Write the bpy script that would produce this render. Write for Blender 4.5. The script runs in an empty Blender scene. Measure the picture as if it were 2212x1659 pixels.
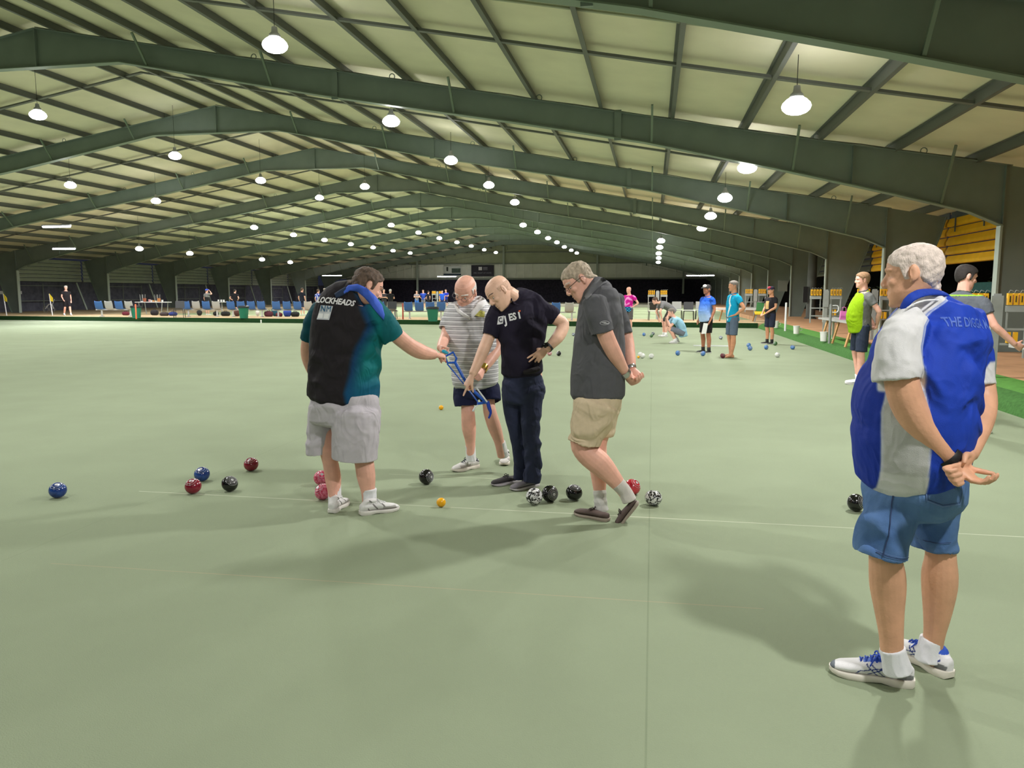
import bpy, bmesh, math, random
import numpy as np
from mathutils import Vector, Matrix, noise
from mathutils.bvhtree import BVHTree
random.seed(7)
SC = bpy.context.scene
COL = SC.collection
PI = math.pi
# ------------------------------------------------------------------ camera
F, CX, CY, HC = 1660.0, 1106.0, 829.5, 1.55
PITCH = math.atan((CY - 632.0) / F)
YAW = math.atan((1410.0 - CX) / math.hypot(F, CY - 632.0))
RV = np.array([math.cos(YAW), math.sin(YAW), 0.0])
FH = np.array([-math.sin(YAW), math.cos(YAW), 0.0])
DV = FH * math.cos(PITCH) + np.array([0, 0, -math.sin(PITCH)])
UV = np.cross(RV, DV)
CAM = np.array([0, 0, HC])
cd = bpy.data.cameras.new('camera'); cam = bpy.data.objects.new('camera', cd); COL.objects.link(cam)
cd.sensor_fit = 'HORIZONTAL'; cd.sensor_width = 36.0; cd.lens = F / 2212.0 * 36.0
cd.clip_start = 0.05; cd.clip_end = 500
M3 = Matrix((RV, UV, -DV)).transposed()
cam.matrix_world = Matrix.Translation(CAM) @ M3.to_4x4()
SC.camera = cam


def ray(x, y):
    return DV + RV * (x - CX) / F - UV * (y - CY) / F


def G(x, y, z=0.0):                     # the spot on a level plane seen at a picture point
    d = ray(x, y); return CAM + d * ((z - HC) / d[2])


def P(x, y, Y):                         # the spot at distance Y down the hall
    d = ray(x, y); return CAM + d * (Y / d[1])


def ppm(p):                             # picture points per metre at p
    return F / float((np.array(p, float) - CAM) @ DV)


# ------------------------------------------------------------------ materials
def lin(c):
    r = []
    for v in c[:3]:
        v /= 255.0
        r.append(v / 12.92 if v <= 0.04045 else ((v + 0.055) / 1.055) ** 2.4)
    return (r[0], r[1], r[2], 1.0)


MATS = {}


def mat(name, col, rough=0.6, metal=0.0, var=0.0, vscale=8.0, bump=0.0, bscale=60.0, spec=0.5, emit=None, attr=False, stretch=None, col2=None, crease=0.0):
    if name in MATS: return MATS[name]
    m = bpy.data.materials.new(name); m.use_nodes = True
    nt = m.node_tree; b = nt.nodes['Principled BSDF']
    b.inputs['Base Color'].default_value = lin(col)
    b.inputs['Roughness'].default_value = rough
    b.inputs['Metallic'].default_value = metal
    b.inputs['Specular IOR Level'].default_value = spec
    tc = nt.nodes.new('ShaderNodeTexCoord'); src = tc.outputs['Object']
    if stretch:
        mp = nt.nodes.new('ShaderNodeMapping'); mp.inputs['Scale'].default_value = stretch
        nt.links.new(src, mp.inputs['Vector']); src = mp.outputs['Vector']
    base = None
    if attr:
        a = nt.nodes.new('ShaderNodeAttribute'); a.attribute_name = 'tint'; base = a.outputs['Color']
    if var > 0 or col2:
        n = nt.nodes.new('ShaderNodeTexNoise'); n.inputs['Scale'].default_value = vscale; n.inputs['Detail'].default_value = 6
        nt.links.new(src, n.inputs['Vector'])
        mx = nt.nodes.new('ShaderNodeMix'); mx.data_type = 'RGBA'
        if col2:
            mr = nt.nodes.new('ShaderNodeMapRange'); mr.inputs['From Min'].default_value = 0.5 - var; mr.inputs['From Max'].default_value = 0.5 + var
            nt.links.new(n.outputs['Fac'], mr.inputs['Value']); nt.links.new(mr.outputs['Result'], mx.inputs['Factor'])
            mx.inputs['A'].default_value = lin(col); mx.inputs['B'].default_value = lin(col2)
            nt.links.new(mx.outputs['Result'], b.inputs['Base Color'])
        else:
            mr = nt.nodes.new('ShaderNodeMapRange'); mr.inputs['From Min'].default_value = 0.3; mr.inputs['From Max'].default_value = 0.7
            mr.inputs['To Min'].default_value = 1 - var; mr.inputs['To Max'].default_value = 1 + var
            nt.links.new(n.outputs['Fac'], mr.inputs['Value'])
            mx.blend_type = 'MULTIPLY'; mx.inputs['Factor'].default_value = 1.0
            mx.inputs['A'].default_value = lin(col)
            if base: nt.links.new(base, mx.inputs['A'])
            cb = nt.nodes.new('ShaderNodeCombineColor')
            for k in range(3): nt.links.new(mr.outputs['Result'], cb.inputs[k])
            nt.links.new(cb.outputs['Color'], mx.inputs['B'])
            nt.links.new(mx.outputs['Result'], b.inputs['Base Color'])
    elif base:
        nt.links.new(base, b.inputs['Base Color'])
    if bump > 0:
        n2 = nt.nodes.new('ShaderNodeTexNoise'); n2.inputs['Scale'].default_value = bscale; n2.inputs['Detail'].default_value = 4
        nt.links.new(src, n2.inputs['Vector'])
        bp = nt.nodes.new('ShaderNodeBump'); bp.inputs['Strength'].default_value = bump; bp.inputs['Distance'].default_value = 0.01
        nt.links.new(n2.outputs['Fac'], bp.inputs['Height']); nt.links.new(bp.outputs['Normal'], b.inputs['Normal'])
        if crease > 0:                          # sharp-edged soft folds of cloth
            n3 = nt.nodes.new('ShaderNodeTexNoise'); n3.inputs['Scale'].default_value = 6.5; n3.inputs['Detail'].default_value = 1.5; n3.inputs['Distortion'].default_value = 1.1
            mp3 = nt.nodes.new('ShaderNodeMapping'); mp3.inputs['Scale'].default_value = (1.25, 1.25, .75); mp3.inputs['Rotation'].default_value = (0, .5, 0)
            nt.links.new(tc.outputs['Object'], mp3.inputs['Vector']); nt.links.new(mp3.outputs['Vector'], n3.inputs['Vector'])
            a1 = nt.nodes.new('ShaderNodeMath'); a1.operation = 'SUBTRACT'; nt.links.new(n3.outputs['Fac'], a1.inputs[0]); a1.inputs[1].default_value = .5
            a2 = nt.nodes.new('ShaderNodeMath'); a2.operation = 'MULTIPLY_ADD'; nt.links.new(a1.outputs[0], a2.inputs[0]); nt.links.new(a1.outputs[0], a2.inputs[1]); a2.inputs[2].default_value = .0003
            a3 = nt.nodes.new('ShaderNodeMath'); a3.operation = 'SQRT'; nt.links.new(a2.outputs[0], a3.inputs[0])
            b3 = nt.nodes.new('ShaderNodeBump'); b3.inputs['Strength'].default_value = crease; b3.inputs['Distance'].default_value = -.05
            nt.links.new(a3.outputs[0], b3.inputs['Height']); nt.links.new(b3.outputs['Normal'], bp.inputs['Normal'])
    if emit:
        b.inputs['Emission Color'].default_value = lin(col); b.inputs['Emission Strength'].default_value = emit
        m.cycles.emission_sampling = 'NONE'
    MATS[name] = m
    return m


# ------------------------------------------------------------------ objects
def link(name, me, m=None, parent=None, loc=None):
    o = bpy.data.objects.new(name, me); COL.objects.link(o)
    if m is not None and me is not None:
        for k in (m if isinstance(m, (list, tuple)) else [m]): me.materials.append(k)
    if loc is not None: o.location = loc
    if parent is not None: o.parent = parent
    return o


def tag(o, label, cat, group=None):
    o['label'] = label; o['category'] = cat
    if group: o['group'] = group
    return o


def struct(o):
    o['kind'] = 'structure'; return o


def empty(name, loc, label, cat, group=None, rz=0.0):
    o = bpy.data.objects.new(name, None); COL.objects.link(o); o.location = loc; o.rotation_euler = (0, 0, rz)
    o.empty_display_size = 0.1
    return tag(o, label, cat, group)


def copy_tree(o, parent=None):
    c = o.copy(); COL.objects.link(c)
    if parent is not None: c.parent = parent
    for ch in list(o.children): copy_tree(ch, c)
    return c


class V:
    """collects closed shapes; build() links them as one mesh"""
    def __init__(s): s.v = []; s.f = []

    def add(s, vs, fs):
        n = len(s.v); s.v += [tuple(map(float, p)) for p in vs]; s.f += [tuple(i + n for i in f) for f in fs]; return s

    def box(s, c, d, rot=None):
        vs = []
        for z in (-1, 1):
            for y in (-1, 1):
                for x in (-1, 1):
                    p = Vector((x * d[0] / 2, y * d[1] / 2, z * d[2] / 2))
                    if rot is not None: p = rot @ p
                    vs.append((p.x + c[0], p.y + c[1], p.z + c[2]))
        return s.add(vs, [(0, 2, 3, 1), (4, 5, 7, 6), (0, 1, 5, 4), (2, 6, 7, 3), (0, 4, 6, 2), (1, 3, 7, 5)])

    def bar(s, a, b, w, h, up=(0, 0, 1)):       # box beam from a to b
        a = Vector(a); b = Vector(b); t = (b - a).normalized(); u = Vector(up)
        sd = t.cross(u)
        if sd.length < 1e-4: sd = t.cross(Vector((1, 0, 0)))
        sd.normalize(); u = sd.cross(t)
        vs = []
        for q in (a, b):
            for (i, j) in ((-1, -1), (1, -1), (1, 1), (-1, 1)):
                vs.append(q + sd * (i * w / 2) + u * (j * h / 2))
        return s.add(vs, [(0, 1, 2, 3), (7, 6, 5, 4), (0, 4, 5, 1), (1, 5, 6, 2), (2, 6, 7, 3), (3, 7, 4, 0)])

    def prism(s, poly, axis, t0, t1):           # polygon in the plane across axis, given thickness
        n = len(poly); vs = []
        for t in (t0, t1):
            for (a, b) in poly:
                vs.append({'x': (t, a, b), 'y': (a, t, b), 'z': (a, b, t)}[axis])
        fs = [tuple(range(n)), tuple(range(2 * n - 1, n - 1, -1))]
        for i in range(n):
            j = (i + 1) % n; fs.append((i, i + n, j + n, j))
        return s.add(vs, fs)

    def rings(s, rs, caps=True, closed=True):
        n = len(rs[0]); vs = [p for r in rs for p in r]; fs = []
        for k in range(len(rs) - 1):
            for i in range(n):
                j = (i + 1) % n
                fs.append((k * n + i, k * n + j, (k + 1) * n + j, (k + 1) * n + i))
        if caps:
            fs.append(tuple(range(n - 1, -1, -1))); m = (len(rs) - 1) * n; fs.append(tuple(range(m, m + n)))
        return s.add(vs, fs)

    def tube(s, pts, ra, rb=None, side=None, n=16, sub=1, capr=0.5, flat=None):
        """loft of ellipses along pts; ra half width along side, rb across"""
        pts = [np.array(p, float) for p in pts]; k = len(pts)
        ra = [ra] * k if np.isscalar(ra) else list(ra)
        rb = ra if rb is None else ([rb] * k if np.isscalar(rb) else list(rb))
        if sub > 1 and k > 2:
            def cr(arr, i, t):
                p0 = arr[max(i - 1, 0)]; p1 = arr[i]; p2 = arr[i + 1]; p3 = arr[min(i + 2, k - 1)]
                return 0.5 * (2 * p1 + (p2 - p0) * t + (2 * p0 - 5 * p1 + 4 * p2 - p3) * t * t + (3 * p1 - p0 - 3 * p2 + p3) * t ** 3)
            np_, na, nb = [], [], []
            for i in range(k - 1):
                for q in range(sub):
                    t = q / sub; np_.append(cr(pts, i, t)); na.append(cr(ra, i, t)); nb.append(cr(rb, i, t))
            np_.append(pts[-1]); na.append(ra[-1]); nb.append(rb[-1])
            pts, ra, rb = np_, na, nb; k = len(pts)
        tg = []
        for i in range(k):
            t = pts[min(i + 1, k - 1)] - pts[max(i - 1, 0)]; tg.append(t / (np.linalg.norm(t) + 1e-9))
        if side is None:
            side = np.cross(tg[0], (0, 0, 1.0))
            if np.linalg.norm(side) < 0.2: side = np.array((1.0, 0, 0))
        side = np.array(side, float)
        fr = []
        for i in range(k):
            sd = side - tg[i] * (side @ tg[i]); sd /= np.linalg.norm(sd) + 1e-9; fr.append((sd, np.cross(tg[i], sd)))
            side = sd
        rs = []

        def ring(c, f, a, b):
            out = []
            for q in range(n):
                th = 2 * PI * q / n; out.append(c + f[0] * (a * math.cos(th)) + f[1] * (b * math.sin(th)))
            return out
        if capr > 0:
            for e in (80, 50, 25):
                e = math.radians(e); rs.append(ring(pts[0] - tg[0] * (math.sin(e) * capr * min(ra[0], rb[0])), fr[0], ra[0] * math.cos(e), rb[0] * math.cos(e)))
        for i in range(k): rs.append(ring(pts[i], fr[i], ra[i], rb[i]))
        if capr > 0:
            for e in (25, 50, 80):
                e = math.radians(e); rs.append(ring(pts[-1] + tg[-1] * (math.sin(e) * capr * min(ra[-1], rb[-1])), fr[-1], ra[-1] * math.cos(e), rb[-1] * math.cos(e)))
        return s.rings(rs)

    def ell(s, c, r, R=None, nu=16, nv=10):
        c = np.array(c, float); rs = []
        r = (r, r, r) if np.isscalar(r) else r
        for k in range(nv + 1):
            ph = -PI / 2 + PI * (k + 0.02 if k == 0 else (k - 0.02 if k == nv else k)) / nv
            row = []
            for q in range(nu):
                th = 2 * PI * q / nu
                p = np.array((r[0] * math.cos(ph) * math.cos(th), r[1] * math.cos(ph) * math.sin(th), r[2] * math.sin(ph)))
                if R is not None: p = R @ p
                row.append(c + p)
            rs.append(row)
        return s.rings(rs)

    def lathe(s, prof, c=(0, 0, 0), n=24, R=None):
        rs = []
        for (r, z) in prof:
            row = []
            for q in range(n):
                th = 2 * PI * q / n; p = np.array((r * math.cos(th), r * math.sin(th), z))
                if R is not None: p = R @ p
                row.append(np.array(c) + p)
            rs.append(row)
        return s.rings(rs)

    def mesh(s, name, base=(0, 0, 0), smooth=False):
        me = bpy.data.meshes.new(name)
        me.from_pydata([(p[0] - base[0], p[1] - base[1], p[2] - base[2]) for p in s.v], [], s.f)
        if smooth: me.shade_smooth()
        me.update(); return me

    def build(s, name, m, parent=None, base=(0, 0, 0), smooth=False, loc=None, auto=None):
        me = s.mesh(name, base, smooth)
        if auto is not None: sharpen(me, auto)
        return link(name, me, m, parent, loc)


def sharpen(me, deg=35):
    me.shade_smooth()
    bm = bmesh.new(); bm.from_mesh(me); lim = math.radians(deg)
    bmesh.ops.recalc_face_normals(bm, faces=bm.faces)
    for e in bm.edges:
        if len(e.link_faces) == 2 and e.calc_face_angle(0) > lim: e.smooth = False
    bm.to_mesh(me); bm.free()


def solid(name, vol, vox, m, parent=None, base=(0, 0, 0), it=3, col=None, disp=None, flow=None):
    """one continuous skin around the union of the shapes in vol"""
    me = vol.mesh(name)
    t = bpy.data.objects.new('tmp', me); COL.objects.link(t)
    r = t.modifiers.new('r', 'REMESH'); r.mode = 'VOXEL'; r.voxel_size = vox
    sm = t.modifiers.new('s', 'SMOOTH'); sm.factor = 0.5; sm.iterations = it
    dg = bpy.context.evaluated_depsgraph_get()
    m2 = bpy.data.meshes.new_from_object(t.evaluated_get(dg))
    bpy.data.objects.remove(t); bpy.data.meshes.remove(me)
    m2.name = name; n = len(m2.vertices)
    co = np.empty(n * 3); m2.vertices.foreach_get('co', co); co = co.reshape(-1, 3)
    if disp is not None:
        no = np.empty(n * 3); m2.vertices.foreach_get('normal', no); no = no.reshape(-1, 3)
        co = disp(co, no)
    if col is not None:
        c = col(co); a = m2.attributes.new('tint', 'FLOAT_COLOR', 'POINT')
        c = np.clip(np.asarray(c, float) / 255.0, 0, 1)
        c = np.where(c <= 0.04045, c / 12.92, ((c + 0.055) / 1.055) ** 2.4)
        a.data.foreach_set('color', np.concatenate([c, np.ones((n, 1))], 1).astype(np.float32).ravel())
    co = co - np.array(base, float)
    m2.vertices.foreach_set('co', co.ravel()); m2.materials.clear(); m2.shade_smooth(); m2.update()
    return link(name, m2, m, parent)


def nz(p, s, seed=0.0):
    return noise.noise(Vector((p[0] * s + seed, p[1] * s - seed, p[2] * s + 2 * seed)))


def folds(amp, dirs, seed=0.0, extra=None):
    """cloth folds: ridges running along given directions, broken up by noise"""
    def f(co, no):
        d = np.zeros(len(co))
        w = np.array([nz(p, 6.0, seed) for p in co]); w2 = np.array([nz(p, 2.6, seed + 3.1) for p in co])
        for (k, ph, a) in dirs:
            s = np.sin(co @ np.array(k) + ph + 5.0 * w)
            d += a * np.sign(s) * np.abs(s) ** 1.5 * np.clip(0.45 + 1.3 * w2, 0, 1.2)
        co = co + no * (d * amp)[:, None]
        return extra(co, no) if extra else co
    return f


def bvh_of(o):
    me = o.data
    off = Vector(o.location); p = o.parent
    while p: off += Vector(p.location); p = p.parent
    return BVHTree.FromPolygons([v.co + off for v in me.vertices], [tuple(p.vertices) for p in me.polygons])


def decal(name, me_pts, faces, bvh, axis, m, parent, base, lift=0.003):
    """a flat print laid onto a curved cloth: each vertex dropped along axis"""
    out = []; ax = Vector(axis).normalized(); ok = []
    for p in me_pts:
        p = Vector(p); h = bvh.ray_cast(p - ax * 0.6, ax)
        out.append((h[0] - ax * lift) if h[0] is not None else p); ok.append(h[0] is not None)
    faces = [f for f in faces if all(ok[i] for i in f) and max((out[i] - out[f[0]]).length for i in f) < .12]
    me = bpy.data.meshes.new(name); me.from_pydata([tuple(q - Vector(base)) for q in out], [], faces); me.update()
    return link(name, me, m, parent)


def text_mesh(s, size=1.0, shear=0.0, bold=0.0, fine=0.0):
    c = bpy.data.curves.new('t', 'FONT'); c.body = s; c.size = size; c.shear = shear; c.offset = bold
    c.align_x = 'CENTER'; c.align_y = 'CENTER'; c.resolution_u = 2
    o = bpy.data.objects.new('t', c); COL.objects.link(o)
    me = bpy.data.meshes.new_from_object(o.evaluated_get(bpy.context.evaluated_depsgraph_get()))
    bpy.data.objects.remove(o); bpy.data.curves.remove(c)
    if fine > 0:
        bm = bmesh.new(); bm.from_mesh(me)
        for _ in range(3):
            bmesh.ops.triangulate(bm, faces=bm.faces)
            es = [e for e in bm.edges if e.calc_length() > fine]
            if not es: break
            bmesh.ops.subdivide_edges(bm, edges=es, cuts=1)
        bm.to_mesh(me); bm.free()
    vs = [tuple(v.co) for v in me.vertices]; fs = [tuple(p.vertices) for p in me.polygons]
    bpy.data.meshes.remove(me)
    return vs, fs


def drape(name, upper, lower, bvhs, m, parent, base, lift=.008, thick=.008, nu=26, nv=7, it=6):
    """a strip of cloth lying on what it covers, between two outlines; given real thickness"""
    def samp(poly, n):
        p = np.array(poly, float); d = np.concatenate([[0], np.cumsum(np.linalg.norm(np.diff(p, axis=0), axis=1))]); t = np.linspace(0, d[-1], n)
        return np.stack([np.interp(t, d, p[:, 0]), np.interp(t, d, p[:, 1])], 1)
    A, B = samp(upper, nu), samp(lower, nu); D = np.full((nu, nv), np.nan); R_ = np.zeros((nu, nv, 3))
    for i in range(nu):
        for j in range(nv):
            q = A[i] + (B[i] - A[i]) * j / (nv - 1); r = ray(q[0], q[1]); r = r / np.linalg.norm(r); R_[i, j] = r
            hs = [h[3] for h in (b.ray_cast(Vector(CAM), Vector(r)) for b in bvhs) if h[0] is not None]
            if hs and min(hs) < np.linalg.norm(np.array(base) - CAM) + 1.0: D[i, j] = min(hs)
    D = np.where(np.isnan(D), np.nanmedian(D), D)
    for _ in range(it):
        E = np.pad(D, 1, mode='edge'); S = (E[2:, 1:-1] + E[:-2, 1:-1] + E[1:-1, 2:] + E[1:-1, :-2]) / 4; D = np.minimum(D, S * .5 + D * .5)
    vs = []
    for off in (lift + thick, -.004):
        for i in range(nu):
            for j in range(nv):
                e = 1 - (2 * j / (nv - 1) - 1) ** 4
                vs.append(CAM + R_[i, j] * (D[i, j] - (off * (.45 + .55 * e) if off > 0 else off)) - np.array(base))
    n = nu * nv; fs = []
    for i in range(nu - 1):
        for j in range(nv - 1):
            a = i * nv + j; fs.append((a, a + 1, a + nv + 1, a + nv)); fs.append((n + a, n + a + nv, n + a + nv + 1, n + a + 1))
    for i in range(nu - 1):
        for j in (0, nv - 1): a = i * nv + j; fs.append((a, a + nv, n + a + nv, n + a))
    for j in range(nv - 1):
        for i in (0, nu - 1): a = i * nv + j; fs.append((a, n + a, n + a + 1, a + 1))
    me = bpy.data.meshes.new(name); me.from_pydata([tuple(v) for v in vs], [], fs); sharpen(me, 60); return link(name, me, m, parent)
# ------------------------------------------------------------------ people
def nrm(a):
    a = np.array(a, float); return a / (np.linalg.norm(a) + 1e-9)


def frame(f, u=(0, 0, 1)):
    f = nrm(f); r = nrm(np.cross(f, np.array(u, float))); return np.stack([r, f, np.cross(r, f)], 1)


SKIN = dict(fair=(234, 190, 166), pink=(234, 178, 158), tan=(206, 148, 114), brown=(168, 112, 86), mid=(224, 170, 138))


def skin_mat(kind):
    return mat('skin_' + kind, SKIN[kind], rough=0.48, var=0.10, vscale=14, bump=0.12, bscale=90, spec=0.35)


def cloth_mat(name='woven_cloth', rough=0.85):
    return mat(name, (128, 128, 128), rough=rough, attr=True, var=0.05, vscale=22, bump=0.2, bscale=350, spec=0.2, crease=0.6 if 'shoe' not in name else 0)


def head(vol, c, R, s=1.0, jowl=0.0, fine=True):
    c = np.array(c, float)
    def L(x, y, z): return c + R @ (np.array((x, y, z)) * s)
    sl = [(-.118, .078, .022, .020), (-.110, .090, -.002, .036), (-.092, .094, -.030, .050 + jowl), (-.065, .095, -.062, .062 + jowl), (-.035, .093, -.086, .070),
          (-.005, .093, -.100, .0745), (.025, .097, -.106, .0765), (.055, .093, -.106, .0765), (.082, .079, -.098, .070), (.103, .055, -.078, .055), (.116, .022, -.045, .030), (.119, .0, -.022, .010)]
    rs = []
    for z, yf, yb, w in sl:
        row = []
        for q in range(28):
            th = 2 * PI * q / 28; cx, sy = math.cos(th), math.sin(th)
            e = 0.82 if sy > 0 else 0.95
            x = w * math.copysign(abs(cx) ** e, cx); y = (yf + yb) / 2 + (yf - yb) / 2 * math.copysign(abs(sy) ** 0.95, sy)
            row.append(L(x, y, z))
        rs.append(row)
    vol.rings(rs)
    # nose
    vol.tube([L(0, .088, .022), L(0, .099, .0), L(0, .109, -.022), L(0, .106, -.031)], [.008 * s, .010 * s, .0135 * s, .011 * s], n=10, side=R[:, 0], capr=.8)
    for sg in (-1, 1):
        vol.ell(L(sg * .013, .100, -.030), (.009 * s, .011 * s, .008 * s), R, 8, 6)
        # brow, cheek, ear
        vol.tube([L(sg * .012, .093, .027), L(sg * .035, .090, .031), L(sg * .055, .073, .025)], [.007 * s, .008 * s, .006 * s], n=8, capr=.8)
        vol.ell(L(sg * .038, .064, -.024), (.025 * s, .025 * s, .022 * s), R, 10, 8)
        E = np.array([[.25, -.9, .1], [.95, .25, .2], [-.2, .05, .97]]).T if sg > 0 else np.array([[-.25, -.9, .1], [.95, -.25, .2], [.2, .05, .97]]).T
        vol.ell(L(sg * .083, -.012, -.002), (.019 * s, .0065 * s, .033 * s), R @ np.array([[.35 * sg, .93, 0], [.93, -.35 * sg, 0], [0, 0, 1.]]).T, 12, 8)
        vol.ell(L(sg * .079, -.004, -.030), (.007 * s, .008 * s, .009 * s), R, 8, 6)
    if fine:
        vol.tube([L(-.022, .086, -.060), L(0, .097, -.057), L(.022, .086, -.060)], .0055 * s, n=8, capr=.8)
        vol.tube([L(-.019, .085, -.072), L(0, .095, -.073), L(.019, .085, -.072)], .0065 * s, n=8, capr=.8)
    vol.ell(L(0, .080, -.104), (.022 * s, .016 * s, .015 * s), R, 10, 8)
    return dict(c=c, R=R, s=s)


def head_dents(h):
    c, R, s = h['c'], h['R'], h['s']
    def f(co, no):
        l = (co - c) @ R / s
        near = np.linalg.norm(l, axis=1) < 0.17
        d = np.zeros(len(co))
        for sg in (-1, 1):
            q = (l - np.array((sg * .032, .092, .004))) / np.array((.017, .03, .011)); d -= .0085 * np.exp(-(q ** 2).sum(1))
            q = (l - np.array((sg * .090, -.004, -.002))) / np.array((.014, .009, .018)); d -= .006 * np.exp(-(q ** 2).sum(1))
            q = (l - np.array((sg * .034, .088, -.048))) / np.array((.010, .03, .018)); d -= .003 * np.exp(-(q ** 2).sum(1))
        q = (l - np.array((0, .095, -.0655))) / np.array((.024, .03, .0025)); d -= .003 * np.exp(-(q ** 2).sum(1))
        q = (l - np.array((0, .095, -.088))) / np.array((.02, .03, .008)); d -= .003 * np.exp(-(q ** 2).sum(1))
        for k in (.062, .074, .086):
            q = (l - np.array((0, .08, k))) / np.array((.04, .04, .0025)); d -= .0012 * np.exp(-(q ** 2).sum(1))
        return co + no * (d * near * s)[:, None]
    return f


def offshell(name, body, mask, thick, m, parent, noise_amp=0.0, seed=0):
    """hair or a close-fitting cover grown from the skin where mask(world points) > 0"""
    me = body.data; n = len(me.vertices); off = np.array(body.location)
    co = np.empty(n * 3); me.vertices.foreach_get('co', co); co = co.reshape(-1, 3) + off
    no = np.empty(n * 3); me.vertices.foreach_get('normal', no); no = no.reshape(-1, 3)
    w = mask(co); sel = w > -0.6
    q = np.empty(len(me.polygons) * 4, dtype=np.int64)
    fs = [p.vertices[:] for p in me.polygons]
    idx = -np.ones(n, int); ids = np.nonzero(sel)[0]; idx[ids] = np.arange(len(ids))
    nf = [tuple(idx[list(f)]) for f in fs if all(sel[i] for i in f)]
    t = np.clip(w[ids], -0.6, 1.0); t = np.where(t < 0, t, t * (2 - t)) * thick
    t = np.where(t < 0, t * 0.6, t)
    if noise_amp: t = t + noise_amp * np.clip(w[ids], 0, 1) * np.array([nz(p, 55, seed) + 0.6 * nz(p, 25, seed) for p in co[ids]])
    p = co[ids] + no[ids] * t[:, None] - off
    m2 = bpy.data.meshes.new(name); m2.from_pydata(p.tolist(), [], [tuple(int(i) for i in f) for f in nf]); m2.shade_smooth(); m2.update()
    return link(name, m2, m, parent)


def hair_mask(h, front=.075, side=-.005, back=-.075, ear=True, top=1.0, burn=-.03, soft=.012):
    c, R, s = h['c'], h['R'], h['s']
    def f(co):
        l = (co - c) @ R / s
        near = np.linalg.norm(l, axis=1) < 0.16
        a = np.degrees(np.arctan2(np.abs(l[:, 0]), l[:, 1]))
        zh = np.interp(a, [0, 28, 45, 62, 72, 86, 100, 125, 180], [front, front - .004, front - .022, front - .03, burn, burn, side + .012, (side + back) / 2, back])
        w = (l[:, 2] - zh) / soft
        if ear:
            q = np.sqrt(((np.abs(l[:, 0]) - .088) / .022) ** 2 + ((l[:, 1] + .012) / .028) ** 2 + ((l[:, 2] + .004) / .042) ** 2)
            w = np.minimum(w, (q - 1.0) * 3)
        if top < 1.0:
            w = np.minimum(w, (top * .12 - l[:, 2]) / .012)
        w = np.where(l[:, 1] > .088 + .3 * np.maximum(0, l[:, 2] - .06), -2, w)
        return np.where(near, w, -2)
    return f


def brow_mask(h, z0=.031):
    c, R, s = h['c'], h['R'], h['s']
    def f(co):
        l = (co - c) @ R / s; near = np.linalg.norm(l, axis=1) < 0.15
        ax = np.abs(l[:, 0]); zc = z0 + .004 - .9 * (ax - .034) ** 2 * 12
        w = .7 - np.abs(l[:, 2] - zc) / .0045
        w = np.minimum(w, 1.2 - np.abs(ax - .035) / .021 * 1.0)
        return np.where(near & (l[:, 1] > .03), w, -2)
    return f


def eyes(h, parent, base, down=0.0, back=0.0):
    c, R, s = h['c'], h['R'], h['s']
    for sg in (-1, 1):
        p = c + R @ (np.array((sg * .032, .0735 - back, .0)) * s)
        v = V().ell(p, (.0115 * s, .0105 * s, .0088 * s), R, 14, 10)
        e = v.build('eye', mat('eye_white', (205, 196, 188), rough=.3), parent, base, smooth=True)
        q = c + R @ (np.array((sg * .032, .0808 - back, -.001 - down)) * s)
        V().ell(q, (.0052 * s, .004 * s, .0052 * s), R, 10, 8).build('iris', mat('eye_iris', (58, 46, 40), rough=.15), e, base, smooth=True)


def glasses(h, parent, base, m, wide=.066):
    c, R, s = h['c'], h['R'], h['s']
    def L(x, y, z): return c + R @ (np.array((x, y, z)) * s)
    g = V()
    for sg in (-1, 1):
        pts = [L(sg * (.033 + .022 * math.cos(t)), .107 - .006 * abs(math.cos(t)), -.004 + .015 * math.sin(t)) for t in np.linspace(0, 2 * PI, 17)]
        g.tube(pts, .0014 * s, n=6, capr=0)
        g.tube([L(sg * .055, .102, .001), L(sg * .076, .085, .006), L(sg * .086, .02, .010), L(sg * .088, -.012, .012), L(sg * .086, -.028, -.004)], .0016 * s, n=6, capr=0)
    g.tube([L(-.011, .106, .0), L(0, .112, .003), L(.011, .106, .0)], .0014 * s, n=6, capr=0)
    return g.build('glasses', m, parent, base, smooth=True)


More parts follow.
